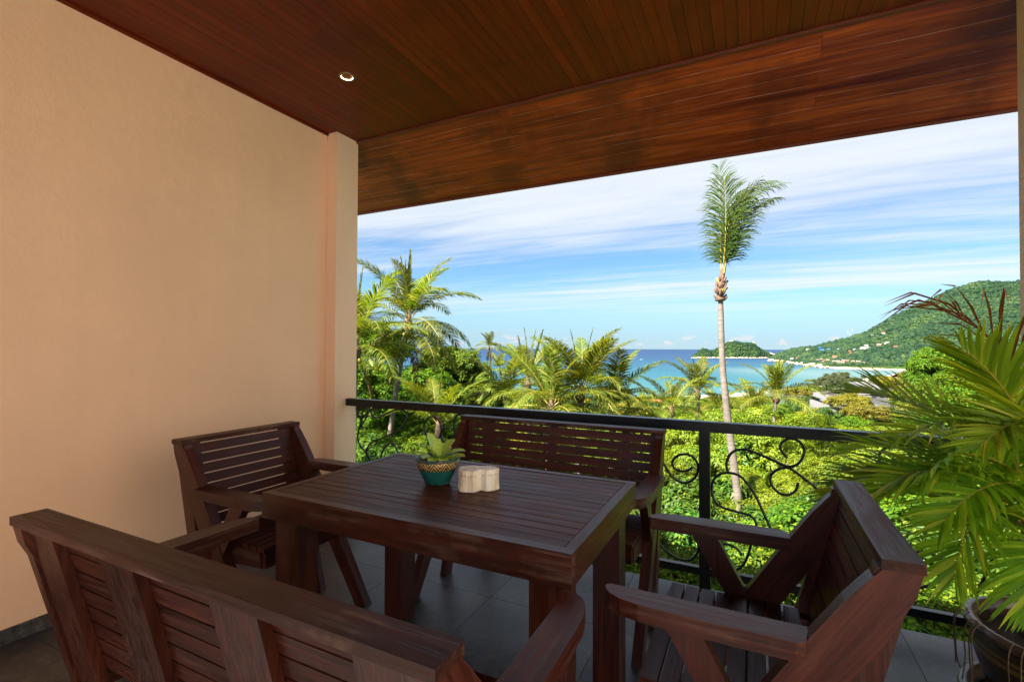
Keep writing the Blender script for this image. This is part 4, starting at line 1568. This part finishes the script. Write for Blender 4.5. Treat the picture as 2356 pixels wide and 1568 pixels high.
M_GREYR2 = simple('pale_grey_roof', O((0.15, 0.147, 0.16)), 0.7, var=0.15, scale=1.2)
p = site(1907, 948, 118)
villa(p, 6.4, 5.0, 3.0, 'grey villa with pale sloping roof left among the trees on the slope', YAW + 0.35, 4)
p = site(2010, 918, 150)
villa(p, 8.5, 6.0, 3.2, 'pale roofed villa with dark battens half behind yellowish trees', YAW + 0.15, 5)
p = site(1965, 975, 95)
villa(p, 8.0, 5.0, 3.0, 'white walled villa lowest on the slope behind the palm fronds', YAW + 0.3, 0)
p = site(1500, 950, 190)
cottage(p, 11, 7, 3.0, M_REDR, M_TANW, 'red tiled house roof peeping out above the trees by the shore', None, YAW)
p = site(2080, 877, 420)
cottage(p, 22, 12, 4.0, M_REDR, M_TANW, 'brown red roof of a large house close to the beach', None, YAW + 0.6)

# ================================================================== TREES NEAR TO FAR
def top_site(px_, ytop, d, rz):
    """crown centre for a tree whose top shows at ytop"""
    p = site(px_, ytop, d)
    p.z -= rz
    return p


# palms ------------------------------------------------------------
c = site(940, 742, 28)
f = site(884, 1090, 28)
palm(c, f, [('spear', 3), ('up', 6), ('mid', 6), ('low', 8), ('hang', 9), ('dead', 2)], 'tall coconut palm with yellowish hanging fronds and green nuts next to the pillar', None, 0.99, 0.17, 12, 12, 0.25, 3)
c = site(818, 800, 24)
f = site(800, 1150, 24)
palm(c, f, [('spear', 2), ('up', 6), ('mid', 5), ('low', 5), ('dead', 3)], 'coconut palm mostly cut off behind the pillar edge', None, 0.95, 0.2, 40, 5, 0.2, 8)
c = site(1336, 905, 27)
f = site(1330, 1120, 27)
palm(c, f, [('spear', 2), ('up', 8), ('mid', 7), ('low', 7)], 'full green coconut palm crown rising just above the rail', None, 0.98, 0.18, 5, 0, 0.2, 11)
c = site(1215, 880, 37)
f = site(1225, 1080, 37)
palm(c, f, [('spear', 4), ('up', 5), ('mid', 4), ('low', 4)], 'coconut palm with stiff upright fronds left of the full crown', None, 0.95, 0.17, 50, 0, 0.3, 13)
c = site(1165, 915, 31)
f = site(1165, 1120, 31)
palm(c, f, [('up', 3), ('mid', 6), ('low', 6)], 'low palm with wide arching fronds in front of the stiff palm', None, 0.85, 0.16, 70, 0, 0.3, 17)
for px_, yc, dd, sc_, pl, lb in (
        (1268, 940, 24, 0.9, [('up', 4), ('mid', 6), ('low', 6)], 'dense palm crown just left of the full green crown'),
        (1408, 940, 29, 0.95, [('spear', 1), ('up', 5), ('mid', 6), ('low', 6)], 'dense palm crown just right of the full green crown'),
        (1545, 945, 40, 0.85, [('up', 4), ('mid', 5), ('low', 5)], 'palm crown low beside the middle distance palm'),
        (1730, 950, 52, 0.95, [('up', 5), ('mid', 5), ('low', 5)], 'palm crown between the trunk and the right middle distance palm'),
        (1245, 900, 55, 0.95, [('up', 5), ('mid', 5), ('low', 4)], 'palm crown showing between the stiff palm and the full crown')):
    palm(site(px_, yc, dd), site(px_, yc + 150, dd), pl, lb, None, sc_, 0.16, px_ % 60, 0, 0.2, px_)
c = site(1125, 800, 105)
f = site(1126, 905, 105)
palm(c, f, [('spear', 1), ('up', 4), ('mid', 4), ('low', 5), ('dead', 2)], 'small distant palm standing alone against the sea', None, 0.95, 0.2, 20, 0, 0.5, 19)
c = site(1150, 850, 80)
f = site(1150, 940, 80)
palm(c, f, [('up', 4), ('mid', 5), ('low', 4)], 'distant palm just below the lone one against the sea', None, 0.9, 0.2, 60, 0, 0.5, 23)
c = site(1606, 905, 46)
f = site(1606, 1040, 46)
palm(c, f, [('spear', 2), ('up', 6), ('mid', 6), ('low', 6)], 'coconut palm in the middle distance left of the windblown trunk', None, 0.95, 0.18, 0, 0, 0.4, 29)
c = site(1786, 915, 44)
f = site(1792, 1040, 44)
o = palm(c, f, [('spear', 4), ('up', 6), ('mid', 6), ('low', 4)], 'coconut palm in the middle distance right of the windblown trunk', None, 0.95, 0.2, 30, 0, 0.3, 31)
c = site(1010, 985, 21)
f = site(1020, 1100, 21)
palm(c, f, [('spear', 1), ('up', 5), ('mid', 4)], 'young palm with pale upright fronds behind the left of the railing', None, 0.62, 0.12, 15, 0, 0.1, 37)
c = site(1470, 960, 60)
f = site(1470, 1050, 60)
palm(c, f, [('up', 4), ('mid', 5), ('low', 4)], 'coconut palm low among yellow bushes right of the full crown', None, 0.9, 0.18, 15, 0, 0.3, 41)
c = site(1660, 945, 62)
f = site(1660, 1040, 62)
palm(c, f, [('up', 4), ('mid', 5), ('low', 5)], 'coconut palm half hidden behind the windblown trunk', None, 0.95, 0.18, 45, 0, 0.3, 43)

# the tall windblown palm
CR = 26.42
foot = site(1722, 1370, 15.5)
o = root('windblown_palm', foot, 'tall slender palm with fronds blown to one side against the clouds', 'palm tree')
pts = [site(1722, 1390, 15.5), site(1708, 1230, 15.5), site(1690, 1080, 15.5), site(1672, 940, 15.5), site(1662, 830, 15.5), site(1658, 690, 15.5)]
palm_trunk(o, [p - foot for p in pts], 0.150, 0.080, 0.11)
neck = [site(1657, 692, 15.5), site(1655, 672, 15.5), site(1658, 655, 15.5), site(1661, 640, 15.5), site(1664, 615, 15.5)]
link('crown_heart', tube('crown_heart', spline([p - foot for p in neck], 4), [0.12 + 0.05 * math.sin(i * 1.7) for i in range(8)] + [0.13, 0.12, 0.10, 0.09, 0.085, 0.08, 0.07, 0.07, 0.06], 10), M_HUSK, o)
q = random.Random(4)
for k in range(34):                       # stubs of cut frond bases
    s = k / 34
    base = (neck[0].lerp(neck[3], s)) - foot
    a = k * 2.4
    out_ = Vector((math.cos(a), math.sin(a), q.uniform(0.1, 1.3))).normalized()
    l = (0.34 - 0.2 * s) * q.uniform(0.6, 1.2)
    st = tube('frond_stub', [base, base + out_ * l * 0.6, base + out_ * l + Vector((0, 0, 0.05))], [0.055, 0.045, 0.030], 6)
    link('frond_stub', st, M_HUSK if q.random() < 0.9 else M_NUT, o)
WB = [M_COCO2, M_RACH]
top = site(1662, 628, 15.5) - foot
for az, L, a0, bd, roll, nl, ll, dr, pw in (
        (200, 3.45, 91, 4, 2, 52, 1.15, 0.42, 2.0), (215, 2.9, 88, 10, -4, 56, 1.15, 0.46, 2.0), (12, 3.75, 82, 88, 4, 52, 1.0, 0.55, 2.6), (-14, 3.6, 79, 84, -4, 46, 0.95, 0.55, 2.4),
        (30, 3.5, 76, 80, 4, 46, 0.95, 0.55, 2.2), (5, 3.3, 72, 70, 0, 56, 0.9, 0.55, 2.2), (50, 3.2, 84, 56, 8, 56, 0.95, 0.5, 2.2), (-40, 3.1, 84, 46, -8, 56, 0.95, 0.5, 2.2),
        (0, 2.9, 86, 40, 0, 56, 1.0, 0.5, 2.0)):
    me = frond('wind_frond', L, R(a0), R(bd), nl, ll, 0.034, dr, 0.09, int(az + 200), (66, 34), 0.05, 0.028, WB, 0.14, pw)
    fr = link('frond', me, None, o, top)
    fr.rotation_euler = (R(roll), 0, R(az + CR))

# explicit trees and bushes ----------------------------------------
T = [
    ('feathery', 1800, 955, 21, 1.02, 'broad feathery tree with bright lime green crown below the rail', 'leafy_tree', 'tree'),
    ('feathery', 1600, 1000, 24, 0.9, 'feathery lime green tree behind the railing post', 'leafy_tree', 'tree'),
    ('feathery', 2010, 985, 27, 0.95, 'feathery tree right of the broadest lime crown', 'leafy_tree', 'tree'),
    ('feathery', 1930, 1085, 15, 0.62, 'lower feathery lime tree seen through the scrolls by the right chair', 'leafy_tree', 'tree'),
    ('broadleaf', 1745, 1040, 19.0, 1.6, 'dark green bush with big glossy leaves right of the windblown trunk', 'broadleaf_bush', 'bush'),
    ('broadleaf', 1625, 1110, 18.0, 1.4, 'bush with big glossy leaves just left of the windblown trunk', 'broadleaf_bush', 'bush'),
    ('broadleaf', 1560, 1200, 8.5, 0.72, 'small bush with big glossy leaves beside the far bench legs', 'broadleaf_bush', 'bush'),
    ('broadleaf', 1850, 1150, 9.8, 0.85, 'bush with big glossy leaves behind the arm of the right chair', 'broadleaf_bush', 'bush'),
    ('broadleaf', 838, 1015, 6.6, 0.42, 'plant with long pale green leaves against the corner pillar', 'broadleaf_bush', 'bush'),
    ('midgreen', 1035, 806, 44, 1.12, 'rounded bright green tree rising behind the tall coconut palm', 'leafy_tree', 'tree'),
    ('midgreen', 1095, 870, 52, 0.9, 'rounded green tree right of the tallest green one', 'leafy_tree', 'tree'),
    ('midgreen', 850, 752, 40, 0.9, 'green tree showing between the two palms at the pillar', 'leafy_tree', 'tree'),
    ('midgreen', 965, 860, 38, 0.95, 'green tree behind the hanging fronds of the tall coconut palm', 'leafy_tree', 'tree'),
    ('midgreen', 832, 845, 31, 0.9, 'green tree low behind the edge of the pillar', 'leafy_tree', 'tree'),
    ('midgreen', 1150, 900, 48, 0.95, 'green tree between the lone distant palm and the rail', 'leafy_tree', 'tree'),
    ('smallleaf', 900, 935, 36, 1.35, 'bright green bush behind the leaning palm trunk', 'small_leaved_bush', 'bush'),
    ('smallleaf', 1000, 950, 30, 1.1, 'bright green bush right of the leaning palm trunk', 'small_leaved_bush', 'bush'),
    ('smallleaf', 838, 985, 24, 0.9, 'bright green bush seen through the first scroll by the pillar', 'small_leaved_bush', 'bush'),
    ('smallleaf', 965, 1015, 22, 0.9, 'bright green bush at the foot of the leaning palm', 'small_leaved_bush', 'bush'),
    ('smallleaf', 1050, 960, 27, 1.2, 'bright green bush behind the far bench left end', 'small_leaved_bush', 'bush'),
    ('smallleaf', 1000, 1025, 17, 0.95, 'bush of small bright leaves just above the teal pot', 'small_leaved_bush', 'bush'),
    ('smallleaf', 846, 1062, 14, 0.7, 'bush of small bright leaves just above the left table corner', 'small_leaved_bush', 'bush'),
    ('fineleaf', 1440, 1215, 5.9, 0.8, 'low bright bush under the floor edge between table leg and bench', 'small_leaved_bush', 'bush'),
    ('fineleaf', 1545, 1270, 5.6, 0.75, 'low bright bush under the floor edge by the railing post', 'small_leaved_bush', 'bush'),
    ('fineleaf', 1675, 1325, 5.8, 0.7, 'low bright bush under the floor edge behind the right chair seat', 'small_leaved_bush', 'bush'),
    ('fineleaf', 1840, 1270, 6.0, 0.8, 'low bright bush under the floor edge behind the right chair back', 'small_leaved_bush', 'bush'),
    ('smallleaf', 1960, 1180, 8.5, 0.75, 'bush of small leaves behind the top of the right chair', 'small_leaved_bush', 'bush'),
    ('broadleaf', 2075, 1215, 6.6, 0.8, 'leafy bush under the drooping fronds of the potted palm', 'broadleaf_bush', 'bush'),
    ('fineleaf', 2130, 1330, 5.3, 0.8, 'low bush beneath the railing left of the palm pot', 'small_leaved_bush', 'bush'),
    ('broadleaf', 2200, 1220, 6.0, 0.8, 'leafy bush directly behind the palm pot', 'broadleaf_bush', 'bush'),
    ('fineleaf', 2020, 1365, 5.2, 0.7, 'low bush beneath the railing right of the chair back', 'small_leaved_bush', 'bush'),
    ('smallleaf', 2240, 1090, 8.5, 0.8, 'bush behind the stems of the potted palm', 'small_leaved_bush', 'bush'),
    ('smallleaf', 2110, 1085, 12, 0.95, 'bush seen through the middle fronds of the potted palm', 'small_leaved_bush', 'bush'),
    ('yellowtop', 1955, 905, 84, 1.0, 'yellowish tree between the two villa roofs', 'leafy_tree', 'tree'),
    ('yellowtop', 1990, 930, 70, 0.85, 'yellowish tree just below the battened villa roof', 'leafy_tree', 'tree'),
    ('yellowtop', 2072, 862, 95, 1.15, 'yellow crowned tree right of the battened villa roof', 'leafy_tree', 'tree'),
    ('yellowtop', 2115, 900, 60, 0.95, 'yellow crowned tree behind the upper left fronds of the potted palm', 'leafy_tree', 'tree'),
    ('yellowtop', 1450, 925, 75, 0.9, 'yellowish low tree right of the full palm crown', 'leafy_tree', 'tree'),
    ('yellowtop', 1835, 890, 105, 0.8, 'small yellowish tree right of the middle distance palm', 'leafy_tree', 'tree'),
    ('darkround', 1885, 893, 125, 1.15, 'dark green rounded tree left of the grey villa roof', 'leafy_tree', 'tree'),
    ('darkround', 1965, 872, 190, 1.0, 'dark green tree in front of the grey casuarinas', 'leafy_tree', 'tree'),
    ('darkround', 2020, 862, 200, 1.2, 'dark green tree between casuarinas and beach', 'leafy_tree', 'tree'),
    ('midgreen', 2160, 812, 46, 1.0, 'bright green tree tall behind the potted palm fronds', 'leafy_tree', 'tree'),
    ('midgreen', 2230, 845, 30, 0.85, 'green tree behind the upper stems of the potted palm', 'leafy_tree', 'tree'),
    ('midgreen', 2290, 900, 18, 0.6, 'green tree close behind the potted palm by the pillar', 'leafy_tree', 'tree'),
    ('casuarina', 1935, 853, 330, (2.1, 2.1, 1.25), 'tallest grey green casuarina by the shore of the bay', 'casuarina_tree', 'tree'),
    ('casuarina', 1902, 862, 335, (1.7, 1.7, 1.1), 'grey green casuarina left of the tallest one', 'casuarina_tree', 'tree'),
    ('casuarina', 1968, 866, 320, (1.8, 1.8, 1.0), 'grey green casuarina right of the tallest one', 'casuarina_tree', 'tree'),
    ('casuarina', 1872, 880, 330, (1.4, 1.4, 0.85), 'smallest casuarina at the left end by the water', 'casuarina_tree', 'tree'),
    ('casuarina', 2018, 870, 330, (1.8, 1.8, 0.95), 'casuarina standing before the pale beach', 'casuarina_tree', 'tree'),
    ('casuarina', 1505, 905, 330, 0.7, 'casuarina at the water edge right of the full palm crown', 'casuarina_tree', 'tree'),
]
for key, px_, yt, d, s, lb, nm, ct in T:
    rz = KIND[key][0][2][2]
    tree(key, top_site(px_, yt, d, rz * (s if not isinstance(s, tuple) else s[2]) * 0.97), s, lb, None, nm, ct)

# the wood that clothes the slope between them
GR = {'feathery': 'lime green trees in the wood on the slope', 'smallleaf': 'bright small leaved bushes on the slope', 'midgreen': 'green trees in the wood on the slope',
      'yellowtop': 'yellowish trees in the wood on the slope', 'darkround': 'dark green trees in the wood on the slope'}
LB = {'feathery': 'lime green feathery tree among the wood on the slope', 'smallleaf': 'bright small leaved bush in the thicket on the slope', 'midgreen': 'mid green tree among the wood on the slope',
      'yellowtop': 'yellowish tree among the wood on the slope', 'darkround': 'dark green tree among the wood on the slope'}
q = random.Random(21)
d = 9.0
while d < 135:
    step = max(2.6, d * 0.13) if d < 60 else d * 0.085
    px_ = 770 + q.uniform(0, 40)
    while px_ < 2420:
        th = bearing(px_)
        r = d / math.cos(th)
        ds = interp(px_, _bx, _bd)
        if d < ds - 5:
            gz = near_h(px_, d)
            if px_ < 1120:
                key = q.choice(['smallleaf', 'smallleaf', 'midgreen'] if d < 40 else ['midgreen', 'midgreen', 'darkround', 'yellowtop'])
            elif px_ < 1550:
                key = q.choice(['smallleaf', 'smallleaf', 'feathery'] if d < 40 else ['midgreen', 'midgreen', 'yellowtop', 'darkround', 'darkround'])
            else:
                key = q.choice(['feathery', 'smallleaf'] if d < 30 else ['midgreen', 'midgreen', 'yellowtop', 'darkround', 'darkround'])
            rad = KIND[key][0][2]
            want = step * q.uniform(0.56, 0.74)
            s = min(max(want / rad[0], 0.45), 1.5 if d > 60 else 1.1)
            top = gz + q.uniform(3.6, 5.6) * min(1.25, 0.7 + d / 160)
            lim = EYE - (0.102 if px_ > 1440 else 0.085) * d - 0.6 if d > 14 else -1.9 - (14 - d) * 0.12
            top = min(top, lim)
            if 1600 < px_ < 1790 and d < 17:
                top = min(top, EYE - 0.47 * d)
            if 835 < px_ < 975 and d < 30:
                top = min(top, EYE - 0.25 * d)
            p = site(px_ + q.uniform(-0.2, 0.2) * step / d * FPX, 802.5, d * q.uniform(0.96, 1.06))
            p.z = top - rad[2] * s
            tree(key, p, s, LB[key] + (' near the balcony' if d < 30 else ' halfway down to the sea' if d < 110 else ' far down by the shore'),
                 GR[key] + (', near' if d < 30 else ', middle' if d < 110 else ', far'), 'small_leaved_bush' if key == 'smallleaf' else 'leafy_tree', 'bush' if key == 'smallleaf' else 'tree')
        px_ += step / d * FPX * q.uniform(0.85, 1.15)
    d += step * 0.9

# far down the slope the wood reads as one mass
g = np.random.default_rng(77)
FARW = {}
for key, mat, nl, ns_ in (('midgreen', M_K2, 26, 420), ('yellowtop', M_K6, 24, 380), ('darkround', M_K4, 24, 400)):
    vv = []
    for s in range(2):
        me = crown_mesh('tmp', KIND[key][0][2], nl, ns_, 5, 0.62, 0.34, 900 + s, lobe=(0.22, 0.36), inner=0.85)
        a_ = np.empty(len(me.vertices) * 3, np.float32)
        me.vertices.foreach_get('co', a_)
        vv.append(a_.reshape(-1, 3))
        bpy.data.meshes.remove(me)
    VV = []
    share = {'midgreen': 170, 'yellowtop': 80, 'darkround': 150}[key]
    k = 0
    while k < share:
        px_ = g.uniform(1080, 2330)
        ds = float(interp(px_, _bx, _bd))
        d = 128 + (ds - 6 - 128) * g.uniform(0, 1) ** 0.8
        if d < 125:
            continue
        if k % 3 == 0:
            d = ds - g.uniform(4, 22)
        if k % 3 == 1 and k % 2:
            px_ = g.uniform(1900, 2330)
            ds = float(interp(px_, _bx, _bd))
            d = ds - g.uniform(60, ds - 330)
        if 1990 < px_ < 2112 and d > 560:
            d = g.uniform(380, 560)
        elif px_ > 1930 and ds - d < 62:
            d = ds - g.uniform(62, 110)
        p = site(px_, 802.5, d)
        gz = near_h(px_, d)
        rad = KIND[key][0][2]
        s = g.uniform(0.9, 1.55)
        a_ = g.uniform(0, 6.28)
        v = vv[k % 2] * s
        v = np.stack([v[:, 0] * math.cos(a_) - v[:, 1] * math.sin(a_), v[:, 0] * math.sin(a_) + v[:, 1] * math.cos(a_), v[:, 2]], 1)
        top = min(gz + g.uniform(5.5, 8.5), EYE - 0.098 * d) if px_ < 1850 else gz + g.uniform(6.0, 10.0)
        VV.append(v + np.array([p.x, p.y, top - rad[2] * s]))
        k += 1
    VV = np.concatenate(VV)
    fw = stuff(link('far_wood', mesh_np('far_wood_' + key, VV, np.arange(len(VV)).reshape(-1, 4)), mat))
    tag(fw, {'midgreen': 'mass of green trees far down the slope by the shore', 'yellowtop': 'mass of yellowish trees far down the slope by the shore',
             'darkround': 'mass of dark green trees far down the slope by the shore'}[key], 'wood')

# ------------------------------------------------------------------ big potted palm on the balcony
PCX, PCY = 0.899, 2.194
ap = root('potted_palm', (PCX, PCY, 0.0), 'large arching palm in a brown glazed pot with yellow bands', 'potted palm')
m, t, b = material('brown_glaze')
co = t.coords()
sz = t.add('ShaderNodeSeparateXYZ')
t.l.new(co, sz.inputs[0])
f = t.noise(co, 9, 5, 0.6)
c = t.ramp(f, [(0.3, (0.012, 0.008, 0.006)), (0.6, (0.032, 0.018, 0.012)), (0.8, (0.06, 0.032, 0.018))])
zz = t.math('ADD', sz.outputs[2], t.math('MULTIPLY', t.math('SUBTRACT', t.noise(co, 6, 3, 0.5), 0.5), 0.012))
b1 = t.math('MULTIPLY', t.step(zz, 0.288, 0.292), t.step(zz, 0.302, 0.298))
b2 = t.math('MULTIPLY', t.step(zz, 0.262, 0.266), t.step(zz, 0.282, 0.276))
c = t.mix(t.math('MULTIPLY', t.math('ADD', b1, b2), 0.8), c, (0.17, 0.10, 0.02))
t.put(b.inputs['Base Color'], c)
b.inputs['Roughness'].default_value = 0.28
M_BGL = m
link('pot_body', lathe('pot_body', [(0.0, 0.07), (0.14, 0.07), (0.165, 0.09), (0.20, 0.16), (0.226, 0.24), (0.232, 0.30), (0.228, 0.325)], 56), M_BGL, ap)
link('rim', lathe('rim', [(0.228, 0.322), (0.246, 0.335), (0.254, 0.350), (0.250, 0.364), (0.236, 0.368), (0.216, 0.358), (0.208, 0.335), (0.206, 0.30)], 64, 0.006, 2),
     simple('rim_glaze', (0.085, 0.045, 0.032), 0.22, var=0.4, scale=10), ap)
m = simple('palm_soil', (0.045, 0.026, 0.017), 0.95, var=0.7, scale=45, bump=1.0)
link('soil', lathe('soil', [(0.209, 0.318), (0.14, 0.328), (0.05, 0.322), (0.0, 0.326)], 28, 0.02, 1), m, ap)
sau = root('glazed_saucer', (PCX, PCY, 0.0), 'wide brown glazed saucer with rolled lip under the palm pot', 'saucer')
link('dish', lathe('dish', [(0.0, 0.001), (0.17, 0.001), (0.20, 0.02), (0.235, 0.085), (0.226, 0.09), (0.19, 0.035), (0.16, 0.064), (0.0, 0.066)], 56, 0.004), M_BGL, sau)
link('lip', lathe('lip', [(0.233, 0.082), (0.258, 0.10), (0.268, 0.118), (0.256, 0.130), (0.236, 0.122), (0.224, 0.088)], 64, 0.012, 5), M_BGL, sau)
AR = [M_ARECA, M_ARIB]
RD_ = [M_REDF, M_REDF]
q = random.Random(9)
# azimuth from the camera's right, length, start angle, bend, base height, leaflet length
AF = [
    (190, 0.60, 46, 96, 0.86, 0.27, 0), (203, 0.64, 54, 98, 0.96, 0.29, 0), 
    (166, 0.74, 46, 92, 0.70, 0.28, 0), (184, 0.74, 52, 96, 0.76, 0.28, 0), 
    (132, 0.72, 54, 90, 0.72, 0.28, 0), (212, 0.60, 62, 92, 0.90, 0.26, 0), (95, 0.66, 60, 82, 0.72, 0.26, 0), (20, 0.6, 66, 84, 0.7, 0.26, 0),
    (176, 0.62, 34, 84, 0.78, 0.26, 0), (150, 0.66, 40, 84, 0.72, 0.27, 0), (0, 0.7, 76, 60, 0.84, 0.28, 0), (192, 0.50, 80, 50, 0.98, 0.26, 0),
    (182, 0.50, 62, 44, 1.16, 0.42, 1), (160, 0.36, 30, 60, 0.84, 0.22, 1), (140, 0.7, 66, 74, 0.84, 0.28, 0),
    (110, 0.62, 46, 84, 0.58, 0.26, 0), (198, 0.60, 38, 92, 0.82, 0.28, 0), (188, 0.72, 60, 90, 0.86, 0.28, 0), (199, 0.62, 36, 112, 0.74, 0.28, 0), (212, 0.50, 34, 112, 0.70, 0.26, 0),
]
for i, (az, L, a0, bd, hb, ll, dead) in enumerate(AF):
    r0 = 0.03 + 0.07 * q.random()
    a = R(az + CR)
    b0 = Vector((math.cos(a + 1.0) * r0, math.sin(a + 1.0) * r0, 0.315))
    hb = hb * 0.96
    b1 = Vector((math.cos(a) * (0.10 + 0.05 * q.random()), math.sin(a) * (0.10 + 0.05 * q.random()), hb))
    bm_ = b0.lerp(b1, 0.5) - Vector((math.cos(a), math.sin(a), 0)) * 0.025
    L, ll = L * 0.84, ll * 0.93
    me = frond('areca_frond', L, R(a0), R(bd), 46 if not dead else 12, ll, 0.0145 if not dead else 0.011, 0.18 if not dead else 0.7, 0.06, 50 + i, (60, 24) if not dead else (40, 14), 0.28, 0.006, RD_ if dead else AR, 0.02 if not dead else 0.25, 1.2)
    fr = link('frond', me, None, ap, b1)
    fr.rotation_euler = (R(q.uniform(-18, 18)), 0, a)
    link('stem', tube('stem', spline([b0, bm_, b1], 6), list(np.linspace(0.016, 0.009, 13)), 8), M_ARIB, ap)
for k in range(5):                        # old ringed cane bases
    a = k * 1.26 + 0.4
    x, y = math.cos(a) * 0.085, math.sin(a) * 0.085
    link('cane', tube('cane', [(x, y, 0.30), (x * 1.02, y * 1.02, 0.40), (x * 1.0, y, 0.50), (x * 0.95, y * 0.95, 0.58)], [0.032, 0.028, 0.024, 0.012], 10), M_BARK, ap)
for k in range(7):                        # roots hanging over the rim
    a = R(180 + CR + q.uniform(-40, 30))
    P = [Vector((math.cos(a) * r, math.sin(a) * r, z)) for r, z in ((0.20, 0.335), (0.25, 0.372), (0.275, 0.33), (0.272, 0.25 - 0.05 * q.random()), (0.262 + 0.03 * q.random(), 0.17))]
    link('root', tube('root', spline(P, 4), 0.0022, 5), M_HUSK, ap)
